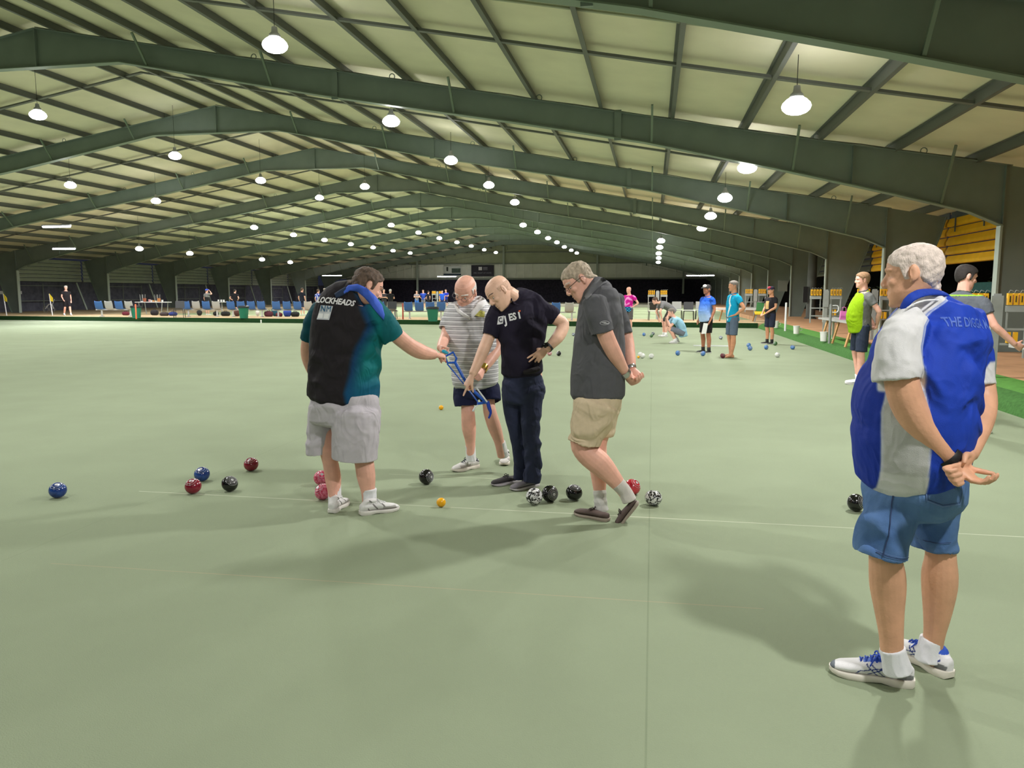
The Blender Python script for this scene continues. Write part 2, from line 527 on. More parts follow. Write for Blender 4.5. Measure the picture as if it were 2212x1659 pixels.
def hand(vol, W, d, n, right=True, hs=1.0, curl=(.3, .35, .4, .45), spread=.10, thumb=.25, tout=.75, wr=.026):
    d = nrm(d); n = np.array(n, float); n = nrm(n - d * (n @ d)); sd = np.cross(d, n) * (1 if right else -1)
    W = np.array(W, float)
    K = W + d * .092 * hs
    vol.tube([W - d * .02 * hs, W + d * .015 * hs, W + d * .05 * hs, K - d * .004 * hs], [wr * hs, .030 * hs, .039 * hs, .040 * hs], [wr * .8 * hs, .019 * hs, .0165 * hs, .0135 * hs], side=sd, n=14, sub=2, capr=.6)
    tips = []
    for k, (o, ln) in enumerate(((.0295, .076), (.0100, .084), (-.0095, .078), (-.0285, .062))):
        b = K + sd * o * hs - d * (.004 + .05 * abs(o)) * hs
        fd = nrm(d + sd * (o / .03) * spread); ang = 0; pts = [b - fd * .012 * hs, b]; c = curl[k]
        for fr, bend in ((.46, 70), (.30, 95), (.24, 60)):
            ang += math.radians(bend) * c
            b = b + (fd * math.cos(ang) + n * math.sin(ang)) * ln * fr * hs; pts.append(b)
        vol.tube(pts, [.0092 * hs, .0094 * hs, .0088 * hs, .0080 * hs, .0066 * hs], n=10, capr=.9); tips.append(b)
    b = W + d * .024 * hs + sd * .022 * hs + n * .004 * hs
    td = nrm(sd * tout + d * (1.05 - .35 * tout) + n * .35); p1 = b + td * .044 * hs
    td2 = nrm(td * (1 - thumb * .5) + d * .35 * thumb + n * .9 * thumb - sd * .5 * thumb); p2 = p1 + td2 * .034 * hs
    td3 = nrm(td2 * (1 - thumb * .4) + n * .5 * thumb - sd * .35 * thumb); p3 = p2 + td3 * .026 * hs
    vol.tube([b - td * .01 * hs, b, p1, p2, p3], [.013 * hs, .0145 * hs, .0112 * hs, .0100 * hs, .0075 * hs], n=10, capr=.9)
    return tips


def shoe(name, heel, toe, parent, base, kind='trainer', s=1.0, cols=None, tilt=None, ln=None, it=2, vox=.005):
    """one shoe, heel and toe on the ground; tilt = matrix for a lifted foot"""
    heel = np.array(heel, float); toe = np.array(toe, float); L = ln or np.linalg.norm(toe - heel)
    f = nrm(toe - heel); u = np.array((0, 0, 1.)) if tilt is None else np.array(tilt, float); r = nrm(np.cross(f, u)); u = np.cross(r, f)
    k = L / .30
    def W(x, y, z): return heel + r * (x * k) + f * (y * L) + u * (z * k)
    low = kind == 'slip'
    t = [.015, .05, .12, .22, .34, .48, .62, .76, .88, .96, .99]
    hw = [.016, .027, .034, .036, .036, .040, .046, .047, .041, .026, .012]
    tp = [.070, .082, .088, .084, .088, .088, .072, .060, .052, .042, .032] if not low else [.052, .062, .064, .060, .064, .068, .060, .054, .049, .040, .030]
    up = V(); rs = []
    for y, w, h in zip(t, hw, tp):
        row = []
        for q in range(16):
            a = 2 * PI * q / 16; ca, sa = math.cos(a), math.sin(a)
            x = w * math.copysign(abs(ca) ** .8, ca) * (1 if sa < .3 else (1 - .25 * (sa - .3)))
            z = .020 + (h - .020) * (sa * .5 + .5) ** .9
            row.append(W(x, y, z))
        rs.append(row)
    up.rings(rs)
    if not low: up.tube([W(0, .10, .05), W(0, .17, .092), W(0, .24, .098), W(0, .33, .094), W(0, .42, .094)], [.026 * k, .031 * k, .033 * k, .031 * k, .022 * k], [.03 * k, .016 * k, .014 * k, .018 * k, .012 * k], side=r, n=12, sub=2)
    c = cols or {}
    def paint(co):
        l = np.stack([(co - heel) @ r / k, (co - heel) @ f / L, (co - heel) @ u / k], 1)
        out = np.tile(np.array(c.get('upper', (236, 236, 238)), float), (len(co), 1))
        if 'paint' in c: c['paint'](l, out)
        return out
    o = solid(name, up, vox * s, cloth_mat('shoe_cloth', .6), parent, base, it, col=paint)
    # sole
    so = V(); rs = []
    ys = [.0, .03, .12, .25, .38, .5, .62, .76, .88, .96, 1.0]; ws = [.014, .030, .038, .0385, .036, .040, .048, .050, .044, .030, .012]
    b0 = [.008, .002, 0, 0, .006 if not low else 0, .003, 0, 0, .004, .010, .016]; h0 = [.030, .032, .030, .029, .028, .027, .026, .025, .025, .027, .030]
    for y, w, b, h in zip(ys, ws, b0, h0):
        if low: h -= .006
        row = [W(x * w, y, z) for (x, z) in ((-.93, b), (-1, b + .006), (-1.0, h - .004), (-.92, h), (.92, h), (1.0, h - .004), (1, b + .006), (.93, b))]
        rs.append(row)
    so.rings(rs)
    s2 = so.build('sole', mat('sole_' + str(c.get('sole', (230, 226, 218))), c.get('sole', (230, 226, 218)), rough=.6), o, base)
    sharpen(s2.data, 50)
    if kind != 'slip' or c.get('lace'):
        lv = V(); lc = c.get('lace', (240, 240, 240)); lr = .0028 * k
        for y in (.44, .50, .56, .62) if not low else (.46, .54):
            z = np.interp(y, t, tp) + .004; w = .020 if y < .6 else .017
            lv.tube([W(-w - .004, y, z - .014), W(-w * .5, y + .012, z), W(w * .5, y - .012, z), W(w + .004, y, z - .014)], lr, n=6)
            lv.tube([W(w + .004, y + .01, z - .014), W(w * .4, y + .02, z + .001), W(-w * .4, y, z + .001), W(-w - .004, y + .01, z - .014)], lr, n=6)
        z = np.interp(.43, t, tp)
        for sg in (-1, 1):
            lv.tube([W(0, .43, z + .008), W(sg * .018, .44, z + .020), W(sg * .034, .47, z + .006), W(sg * .020, .46, z), W(0, .44, z + .008)], lr, n=6, sub=2)
            lv.tube([W(0, .43, z + .008), W(sg * .02, .47, z + .004), W(sg * .037, .52, z - .022)], lr, n=6, sub=2)
        lv.build('laces', mat('laces_' + str(lc), lc, rough=.8), o, base, smooth=True)
    return o, W


def chain(pts, Y):
    """(picture x, y, depth shift, radius in picture points) -> points and radii in metres"""
    out, rad = [], []
    for p in pts:
        q = P(p[0], p[1], Y + p[2]); out.append(q); rad.append(p[3] / ppm(q))
    return out, rad


def limb(vol, pts, Y, sub=3, n=18, capr=.5, k=1.0, grow=0.0, hid=()):
    q, r = chain(pts, Y)
    for i, h in enumerate(hid): r[i] *= h
    vol.tube(q, [a * k + grow for a in r], n=n, sub=sub, capr=capr)
    return q, r


def trunk(vol, rows, Y, k=1.0, n=36, capr=.35, kb=None, sub=2):
    """rows of (picture y, left x, right x, depth shift, half thickness in metres)"""
    pts, ra, rb = [], [], []
    for (y, xl, xr, dz, hb) in rows:
        c = P((xl + xr) / 2, y, Y + dz); pts.append(c); ra.append((xr - xl) / 2 / ppm(c) * k); rb.append(hb * (kb or k))
    vol.tube(pts, ra, rb, side=RV, n=n, sub=sub, capr=capr)


def sleeve_end(vol, pts, Y):
    """sleeve: a tube along pts with a hollow mouth at the last point"""
    q, r = chain(pts, Y); t = nrm(q[-1] - q[-2]); a = r[-1]
    q2 = q + [q[-1] - t * .002, q[-1] - t * .03]; r2 = r + [a - .009, a - .012]
    # outer skin, turned in at the mouth
    k = len(q2); tg = []
    for i in range(len(q)):
        tt = q[min(i + 1, len(q) - 1)] - q[max(i - 1, 0)]; tg.append(nrm(tt))
    tg += [tg[-1], tg[-1]]
    side = nrm(np.cross(tg[0], (0.3, .9, .2))); rs = []
    for e in (80, 45, 15):
        e = math.radians(e); rs.append([q[0] - tg[0] * r[0] * .5 * math.sin(e) + (side * math.cos(h) + np.cross(tg[0], side) * math.sin(h)) * r[0] * math.cos(e) for h in np.linspace(0, 2 * PI, 24, endpoint=False)])
    for i in range(k):
        sd = nrm(side - tg[i] * (side @ tg[i])); c2 = np.cross(tg[i], sd)
        rs.append([q2[i] + (sd * math.cos(h) + c2 * math.sin(h)) * r2[i] for h in np.linspace(0, 2 * PI, 24, endpoint=False)])
    vol.rings(rs)


def band(name, a, b, rad, m, parent, base, n=20):
    """a strap round a limb from a to b"""
    a = np.array(a, float); b = np.array(b, float); t = nrm(b - a)
    sd = nrm(np.cross(t, (.2, .3, .9))); c2 = np.cross(t, sd)
    rs = []
    for p, r in ((a, rad * .97), (a + (b - a) * .1, rad), (a + (b - a) * .9, rad), (b, rad * .97), (b - (b - a) * .1, rad * .9), (a + (b - a) * .1, rad * .9), (a, rad * .97)):
        rs.append([p + (sd * math.cos(h) + c2 * math.sin(h)) * r for h in np.linspace(0, 2 * PI, n, endpoint=False)])
    return V().rings(rs, caps=False).build(name, m, parent, base, smooth=True)


def ink(col, rough=.7): return mat('print_' + '_'.join(str(c) for c in col), col, rough=rough)


def flat(c):
    c = np.array(c, float)
    return lambda co: np.tile(c, (len(co), 1))
# ------------------------------------------------------------------ the hall
FY = [10.3 + 8.75 * k for k in range(12)]          # portal frames down the hall
RX = -16.5                                          # ridge
XL, XR = -42.0, 7.6
LS = (XL - RX) / -(XR - RX)
mx_ = lambda x: RX - (x - RX) * LS * 1.0            # right-slope X -> left-slope X
TOP = [(-16.5, 8.6), (-11.0, 7.62), (-4.5, 6.45), (2.5, 5.18), (7.7, 4.32), (9.4, 4.02)]
BOT = [(-16.5, 7.6), (-14.0, 7.6), (-8.2, 6.48), (-3.4, 5.66), (-0.25, 5.08), (2.7, 4.40), (5.3, 3.76), (6.9, 3.34), (7.6, 3.02)]
ztop = lambda x: np.interp(x, [p[0] for p in TOP], [p[1] for p in TOP])
zbot = lambda x: np.interp(x, [p[0] for p in BOT], [p[1] for p in BOT])
WALKZ = 0.22
YEND = 106.5


def kerb_y(x): return 35.0 + (4.6 - x) * 0.075


green_steel = mat('green_steel', (126, 139, 134), rough=.5, var=.07, vscale=1.5, spec=.4)
steel_edge = mat('steel_flange', (118, 134, 120), rough=.55, var=.05, vscale=2)
post_white = mat('post_pale', (166, 178, 168), rough=.55)
purlin_m = mat('purlin_grey', (98, 101, 97), rough=.6)

# greens, walkways
def sheet(name, poly, z0, z1, m):
    v = V(); n = len(poly); vs = [(x, y, z1) for x, y in poly] + [(x, y, z0) for x, y in poly]
    v.add(vs, [tuple(range(n)), tuple(range(2 * n - 1, n - 1, -1))] + [(i, i + n, (i + 1) % n + n, (i + 1) % n) for i in range(n)])
    o = v.build(name, m); return struct(o)


def carpet(name, base):
    m = mat(name, base, rough=.95, var=.045, vscale=1.1, bump=.35, bscale=170, spec=.1)
    return m


green = carpet('green_carpet', (144, 155, 129))
nt = green.node_tree; bs = nt.nodes['Principled BSDF']
tc = nt.nodes.new('ShaderNodeTexCoord'); sp = nt.nodes.new('ShaderNodeSeparateXYZ'); nt.links.new(tc.outputs['Object'], sp.inputs[0])


def mth(nt, op, *a):
    n = nt.nodes.new('ShaderNodeMath'); n.operation = op
    for k, v in enumerate(a):
        if isinstance(v, (int, float)): n.inputs[k].default_value = v
        else: nt.links.new(v, n.inputs[k])
    return n.outputs[0]


X_, Y_ = sp.outputs['X'], sp.outputs['Y']
cur = bs.inputs['Base Color'].links[0].from_socket
nn = nt.nodes.new('ShaderNodeTexNoise'); nn.inputs['Scale'].default_value = 0.9; nt.links.new(tc.outputs['Object'], nn.inputs['Vector'])
fade = mth(nt, 'MULTIPLY', nn.outputs['Fac'], 1.0)


def stripe(axis, c, w, slope=0.0, lo=None, hi=None, strength=.6):
    a, b = (X_, Y_) if axis == 'x' else (Y_, X_)
    d = mth(nt, 'ABSOLUTE', mth(nt, 'SUBTRACT', a, mth(nt, 'ADD', c, mth(nt, 'MULTIPLY', b, slope))))
    f = mth(nt, 'LESS_THAN', d, w)
    if lo is not None: f = mth(nt, 'MULTIPLY', f, mth(nt, 'GREATER_THAN', b, lo))
    if hi is not None: f = mth(nt, 'MULTIPLY', f, mth(nt, 'LESS_THAN', b, hi))
    return mth(nt, 'MULTIPLY', mth(nt, 'MULTIPLY', f, fade), strength)


def over(f, col):
    global cur
    mx = nt.nodes.new('ShaderNodeMix'); mx.data_type = 'RGBA'; nt.links.new(f, mx.inputs['Factor']); nt.links.new(cur, mx.inputs['A'])
    mx.inputs['B'].default_value = lin(col); cur = mx.outputs['Result']


gA, gB = G(300, 1061), G(2120, 1155)
sl = (gB[1] - gA[1]) / (gB[0] - gA[0])
over(stripe('y', gA[1] - sl * gA[0], .006, sl, gA[0], None, .85), (226, 226, 206))
p, q = G(110, 1217), G(1650, 1315); sl = (q[1] - p[1]) / (q[0] - p[0])
over(stripe('y', p[1] - sl * p[0], .006, sl, p[0], q[0], .42), (202, 168, 140))
p, q = G(820, 1023), G(1100, 1038)
over(stripe('y', p[1], .006, 0, -2.2, -1.0, .6), (214, 220, 190))
sx = float(G(1397, 1500)[0])
over(stripe('x', sx, .004, 0, 1.0, 16, .5), (88, 104, 78))
over(stripe('x', sx - 3.7, .005, 0, 1.0, 30, .25), (96, 112, 84))
nt.links.new(cur, bs.inputs['Base Color'])
# sparse flecks of lint on the carpet
K = [(-60, kerb_y(-60)), (4.55, kerb_y(4.55)), (4.55, -14), (-60, -14)]
sheet('floor', K, -.15, 0.0, green)
bank_m = mat('bank_green', (34, 62, 34), rough=.95, var=.25, vscale=30, bump=.6, bscale=120, spec=.1)
bank_r = mat('bank_turf', (70, 112, 58), rough=.95, var=.22, vscale=22, bump=.9, bscale=90, spec=.1)
turf = mat('edge_turf', (96, 150, 72), rough=.95, var=.14, vscale=12, bump=.6, bscale=140, spec=.1)
conc = mat('walk_concrete', (192, 148, 112), rough=.85, var=.16, vscale=1.6, bump=.2, bscale=40, spec=.2)
# far bank: near upright strip in front of the cross walkway
v = V(); x0, x1 = -60, 4.55
v.add([(x0, kerb_y(x0), -.1), (x1, kerb_y(x1), -.1), (x1, kerb_y(x1), .21), (x0, kerb_y(x0), .21), (x0, kerb_y(x0) + .06, -.1), (x1, kerb_y(x1) + .06, -.1), (x1, kerb_y(x1) + .06, .225), (x0, kerb_y(x0) + .06, .225)],
      [(0, 1, 2, 3), (3, 2, 6, 7), (7, 6, 5, 4), (1, 5, 6, 2), (0, 3, 7, 4), (0, 4, 5, 1)])
struct(v.build('trim_1', bank_m))
W0 = lambda d: [(-60, kerb_y(-60) + .06), (5.6, kerb_y(5.6) + .06), (5.6, kerb_y(5.6) + d), (-60, kerb_y(-60) + d)]
sheet('floor_walkway', W0(4.2), -.2, WALKZ, mat('cross_walk', (196, 170, 132), rough=.85, var=.08, vscale=2))
# right bank: sloped turf, a strip of carpet, then the path along the wall
v = V(); ys = [-14] + [i * 1.0 for i in range(-13, 36)]
prof = [(4.55, 0.0), (4.60, .12), (4.72, .20), (4.85, .225)]
rs = [[(x, y, z) for x, z in prof] for y in ys]
vs = [p for r in rs for p in r]; fs = []
for i in range(len(rs) - 1):
    for j in range(3): fs.append((i * 4 + j, i * 4 + j + 1, i * 4 + 5 + j, i * 4 + 4 + j))
v.add(vs, fs); o = v.build('trim_2', bank_r, smooth=True); struct(o)
sheet('floor_edge_turf', [(4.85, -14), (5.55, -14), (5.55, 35.5), (4.85, 35.5)], -.1, .226, turf)
sheet('floor_path', [(5.55, -14), (12.5, -14), (12.5, YEND), (5.55, YEND)], -.1, WALKZ, conc)
# second green and its left walkway, ground outside
sheet('floor_second_green', [(-34.5, kerb_y(-34.5) + 4.2), (5.55, kerb_y(5.55) + 4.2), (5.55, 84), (-34.5, 84)], -.1, 0.0, carpet('green_carpet_far', (160, 172, 138)))
red = mat('red_walk', (158, 140, 112), rough=.9, var=.1, vscale=2)
sheet('floor_left_walk', [(-60, kerb_y(-60) + 4.2), (-34.5, kerb_y(-34.5) + 4.2), (-34.5, YEND), (-60, YEND)], -.1, .2, red)
sheet('floor_far_walk', [(-34.5, 84), (5.55, 84), (5.55, YEND + 3), (-34.5, YEND + 3)], -.1, .2, mat('far_walk', (170, 168, 152), rough=.9))
sheet('ground', [(-140, -40), (60, -40), (60, 170), (-140, 170)], -.6, -.3, mat('dark_earth', (40, 36, 30), rough=.95))

# portal frames
ordn = ['nearest to the camera, crossing the top right corner', 'second from the camera, running across the upper picture', 'third from the camera', 'fourth from the camera', 'fifth from the camera', 'sixth from the camera',
        'seventh from the camera', 'eighth from the camera', 'ninth from the camera', 'tenth from the camera', 'second before the far gable', 'last, against the far gable wall']


def flange(v, poly, y, w, t, side=1):
    for a, b in zip(poly[:-1], poly[1:]):
        v.bar((a[0], y, a[1]), (b[0], y, b[1]), w, t, up=(0, 0, 1))


def make_frame():
    r = empty('portal_frame', (0, 0, 0), '', 'roof frame', 'portal frames')
    for sgn, nm in ((1, 'rafter'), (-1, 'rafter')):
        f = (lambda x: x) if sgn > 0 else mx_
        tp = [(f(x), z) for x, z in TOP[:5]]; bt = [(f(x), z) for x, z in BOT]
        poly = tp + [(f(7.6), 4.3)] + bt[::-1] if False else tp + bt[::-1]
        v = V(); v.prism(poly, 'y', -.012, .012); w = v.build('rafter', green_steel, r)
        fl = V(); flange(fl, bt, 0, .24, .022); fl.build('bottom_flange', steel_edge, w)
        fl = V(); flange(fl, tp, 0, .22, .018); fl.build('top_flange', green_steel, w)
        xs = [RX + .02] + [-13.9, -5.8, 1.2, 5.2, 7.5]
        # column, widening towards the roof
        cp = [(f(7.6), WALKZ if sgn > 0 else .2), (f(7.6), 3.02), (f(7.7), 4.32), (f(9.4), 4.0), (f(9.25), 3.4), (f(8.15), WALKZ if sgn > 0 else .2)]
        v = V(); v.prism(cp, 'y', -.012, .012); c = v.build('column', green_steel, r)
        v = V(); v.box((f(7.56), 0, (3.02 + .2) / 2), (.05, .22, 2.82)); v.build('inner_flange', post_white, c)
        v = V(); v.bar((f(9.25), 0, 3.4), (f(8.15), 0, .2), .2, .03, up=(1, 0, 0)); v.bar((f(9.25), 0, 3.4), (f(9.4), 0, 4.0), .2, .03, up=(1, 0, 0)); v.build('outer_flange', steel_edge if sgn < 0 else green_steel, c)
        for x in (7.58, 4.4):
            V().bar((f(x), -.06, zbot(x) + .01), (f(x), -.06, ztop(x) - .01), .012, .10, up=(0, 1, 0)).build('stiffener', green_steel, w)
        for x in (6.3, 3.1, -.1, -4.9, -9.7, -13.2):
            v = V(); v.bar((f(x), -.06, zbot(x) + .02), (f(x), -.75 if x > -2 else -.62, ztop(x) + .12), .05, .05); v.build('fly_brace', steel_edge, w)
        if sgn > 0:
            for x in (-8.0, -.9):
                v = V(); v.box((f(x), -.05, (zbot(x) + ztop(x)) / 2), (.16, .06, ztop(x) - zbot(x) + .1)); v.build('splice_plate', green_steel, w)
        for x in (-14.5, -10.2, -6.5, -2.8, 3.6, 5.9):
            c0 = np.array((f(x), .0, ztop(x) + .08)); pts = [c0 + np.array((math.cos(t) * .07, 0, math.sin(t) * .07)) for t in np.linspace(0, 2 * PI, 11)]
            V().tube(pts, .012, n=6, capr=0).build('lifting_ring', green_steel, w)
    v = V(); v.box((RX, 0, 8.1), (.03, .2, 1.0)); v.build('ridge_plate', green_steel, r)
    cb = V(); pts = [(x, -.05, ztop(x) + .03 + .01 * math.sin(x * 3)) for x in np.linspace(RX, 7, 30)]; cb.tube(pts, .012, n=6, capr=0); cb.build('cable', purlin_m, r)
    return r


fr0 = make_frame()
for k, y in enumerate(FY):
    r = fr0 if k == 0 else copy_tree(fr0)
    r.location = (0, y, 0); r['label'] = 'dark green steel portal frame, ' + ordn[k]

# ceiling sheets, purlins and bridging
ceil_m = mat('ceiling_board', (222, 217, 192), rough=.85, var=.05, vscale=1.2, spec=.2)
for nm, pts in (('ceiling_right', [(RX, 8.82), (-4.5, 6.67), (2.5, 5.40), (9.8, 4.14)]), ('ceiling_left', [(RX, 8.82), (mx_(-4.5), 6.67), (mx_(2.5), 5.40), (mx_(9.8), 4.14)])):
    v = V(); v.prism(pts + [(x, z + .05) for x, z in pts[::-1]], 'y', -14, YEND + .6); struct(v.build(nm, ceil_m))
zc = lambda x: np.interp(x, [RX, -4.5, 2.5, 9.8], [8.82, 6.67, 5.40, 4.14])
px = [-15.9, -14.4, -12.75, -11.1, -9.45, -7.8, -6.15, -4.55, -2.95, -1.33, .34, 2.0, 3.65, 5.3, 7.0, 8.7]
n = 0
for x in px:
    for f in ((lambda q: q), mx_):
        n += 1; v = V(); X = f(x); z = zc(x)
        v.box((X, (YEND - 14) / 2, z - .11), (.025, YEND + 14, .20)); v.box((X + .035, (YEND - 14) / 2, z - .205), (.075, YEND + 14, .016)); v.box((X - .03, (YEND - 14) / 2, z - .012), (.06, YEND + 14, .016))
        struct(v.build('trim_%d' % (n + 10), purlin_m))
for k in range(-1, 11):
    n += 1; y = FY[0] + 8.75 * k + 4.4; v = V()
    for a, b in (((RX, 8.66), (-4.5, 6.50)), ((-4.5, 6.50), (2.5, 5.23)), ((2.5, 5.23), (9, 4.1))):
        v.bar((a[0], y, a[1]), (b[0], y, b[1]), .12, .05); v.bar((mx_(a[0]), y, a[1]), (mx_(b[0]), y, b[1]), .12, .05)
    struct(v.build('trim_%d' % (n + 10), purlin_m))
for (y0, cnt) in ((12.1, 6), (-2, 4)):
    for i in range(cnt):
        n += 1; y = y0 + i * .17; v = V()
        for a, b in (((-6, -4.5)), (-4.5, 2.5), (2.5, 9)):
            v.bar((a, y, zc(a) - .015), (b, y, zc(b) - .015), .06, .035)
        struct(v.build('trim_%d' % (n + 10), mat('rib_sheet', (150, 154, 132), rough=.6)))

# back gable: pale ribbed cladding above a dark net
v = V(); zt = lambda x: 8.75 - abs(x - RX) * .183
v.prism([(XL - 3, 3.5), (9.8, 3.5), (9.8, 4.1), (RX, 8.85), (XL - 3, 4.1)], 'y', YEND, YEND + .15)
struct(v.build('wall_back', mat('gable_sheet', (228, 232, 222), rough=.7, var=.08, vscale=1)))
v = V()
for i in range(46):
    x = -43 + i * 1.15; top = zt(x) - .2
    if top > 3.6: v.box((x, YEND - .04, (3.5 + min(top, 5.5)) / 2), (.10, .1, min(top, 5.5) - 3.5))
struct(v.build('trim_3', mat('gable_rib', (240, 242, 234), rough=.7)))
v = V(); v.box((RX, YEND - .12, 3.45), (54, .25, .22)); v.box((RX, YEND - .1, 5.55), (44, .16, .14)); v.box((RX, YEND - .1, 7.1), (24, .16, .14)); struct(v.build('trim_4', mat('girt', (128, 136, 126), rough=.7)))
v = V(); v.prism([(-38, 5.5), (4, 5.5), (RX, 8.9)], 'y', YEND - .03, YEND); struct(v.build('trim_5', mat('gable_upper', (160, 168, 140), rough=.8, var=.1, vscale=1)))
net_m = mat('dark_net', (46, 44, 54), rough=.9, var=.3, vscale=4, spec=.1)
v = V(); v.box((RX, YEND + .1, 1.8), (54, .06, 3.4)); struct(v.build('wall_back_net', net_m))
v = V()
for X in (-33, -20.5, -7.5, 4.0):
    v = V(); v.box((X, YEND - .3, 4.0), (.25, .25, 8.0 if -30 < X < -5 else 5.2)); struct(v.build('trim_%d' % (int(X) + 160), post_white))

# left wall: slatted panels above, net below, one bay after another
slat_l = mat('slat_pale', (160, 170, 150), rough=.6, var=.06, vscale=2)
WXL = mx_(9.75)
v = V(); v.box((WXL - .3, 60, 1.2), (.06, 93, 2.6)); struct(v.build('wall_left', mat('left_net', (92, 93, 106), rough=.9, var=.25, vscale=3, spec=.1)))
bayL = ['bay at the picture edge', 'second bay from the left', 'third bay from the left', 'fourth bay from the left', 'fifth bay from the left']


def louvre(name, x, y0, y1, z0, z1, cnt, m, label, tilt, group):
    r = empty(name, (x, (y0 + y1) / 2, z0), label, 'louvre', group)
    h = (z1 - z0) / cnt
    for i in range(cnt):
        v = V(); z = h * (i + .5); L = y1 - y0
        v.prism([(-.02 * tilt, z - h * .46), (.07 * tilt, z - h * .40), (.07 * tilt, z - h * .1), (.0, z + h * .44), (-.03 * tilt, z + h * .44), (.02 * tilt, z - h * .1), (.03 * tilt, z - h * .34)], 'y', -L / 2, L / 2)
        v.build('slat', m, r)
    return r


for k in range(3, 10):
    y0, y1 = FY[k] + .1, FY[k + 1] - .1
    lab = 'pale horizontal metal louvre panel high on the left wall, ' + (bayL[k - 3] if k - 3 < 5 else 'far bay number %s' % ['six', 'seven'][k - 8])
    louvre('louvre_panel', WXL, y0, y1, 2.35, 4.0, 6, slat_l, lab, 1, 'louvre panels on the left wall')
    v = V(); pm = mat('net_frame', (118, 124, 118), rough=.5)
    L = y1 - y0; fx = WXL + .15
    e = empty('fence_panel', (fx, (y0 + y1) / 2, .2), 'thin grey pipe frame holding dark net under the left louvres, ' + (bayL[k - 3] if k - 3 < 5 else 'far bay ' + str(k)), 'fence', 'net fences on the left wall')
    for q in (-.30, .02, .30): v = V(); v.box((0, q * L, 1.0), (.05, .06, 2.0)); v.build('upright', pm, e)
    v = V(); v.box((0, 0, .75), (.04, L * .62, .05)); v.box((0, -.0, 1.85), (.04, L * .62, .05)); v.build('rail', pm, e)
    v = V(); v.bar((.4, L * .36, 2.1), (.7, L * .43, 0), .1, .1); v.build('raking_strut', post_white, e)
v = V(); v.box((WXL - .2, 44.5, 1.55), (.05, 7.5, .22)); v.build('white_rail', mat('white_paint', (222, 222, 226), rough=.5)); tag(bpy.data.objects['white_rail'], 'long white horizontal rail beyond the net at the far left', 'rail')

# right wall: louvres (yellow in the near bays, dark beyond), open below
WXR = 9.5
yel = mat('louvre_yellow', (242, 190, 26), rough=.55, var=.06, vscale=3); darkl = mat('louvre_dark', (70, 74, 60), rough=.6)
nmR = ['yellow metal louvre panel beyond the right edge, nearest bay', 'yellow metal louvre panel at the upper right edge, behind the steel column', 'large yellow metal louvre panel behind the white haired man in blue', 'yellow metal louvre panel above the man in the lime shirt', 'dark louvre panel beside the thick round column', 'dark louvre panel above the man in the dark cap']
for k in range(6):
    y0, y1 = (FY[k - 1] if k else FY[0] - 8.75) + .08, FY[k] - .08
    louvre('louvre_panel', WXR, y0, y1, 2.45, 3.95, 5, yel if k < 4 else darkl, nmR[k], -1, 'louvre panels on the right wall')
    if k < 4:
        v = V()
        for i in range(4): v.box((WXR - .1, y0 + 2.2 * i + 1.2, 3.72), (.03, .05, .5))
        v.box((WXR + .06, (y0 + y1) / 2, 3.9), (.03, y1 - y0, .5)); struct(v.build('trim_%d' % (230 + k), mat('blue_steel', (84, 96, 112), rough=.6)))
v = V(); v.box((12.4, 60, 1.5), (.06, 95, 3.0)); struct(v.build('wall_right', mat('night_hedge', (12, 14, 12), rough=.95, var=.5, vscale=4, spec=.05)))
v = V(); v.box((12.2, 0, 2.0), (.06, 36, 4.0)); struct(v.build('wall_right_near', mat('night_sky', (14, 15, 22), rough=.95, spec=.05)))
o = V().prism([(9.5, 1.55), (9.6, 1.55), (9.6, 1.85), (9.5, 1.85)], 'y', 17, 26).build('net_roll', mat('teal_net', (16, 74, 70), rough=.8, var=.2, vscale=8)); tag(o, 'rolled teal net hanging in the dark opening behind the man in grey', 'net')
# ------------------------------------------------------------------ lamps
def lens_mat():
    m = bpy.data.materials.new('lamp_lens'); m.use_nodes = True; b = m.node_tree.nodes['Principled BSDF']
    b.inputs['Emission Color'].default_value = (1, .98, .96, 1); b.inputs['Emission Strength'].default_value = 17
    m.cycles.emission_sampling = 'NONE'; return m


LENS = lens_mat(); CAST = mat('lamp_housing', (150, 152, 152), rough=.4, metal=.4)
LD = bpy.data.lights.new('lamp_light', 'SPOT'); LD.energy = 560; LD.spot_size = math.radians(168); LD.spot_blend = .3; LD.shadow_soft_size = .16; LD.color = (1, .985, .965)
LF = bpy.data.lights.new('lamp_light_far', 'SPOT'); LF.energy = 680; LF.spot_size = math.radians(168); LF.spot_blend = .3; LF.shadow_soft_size = .2; LF.color = (1, .985, .975)
lamp0 = None
_cnt = {}


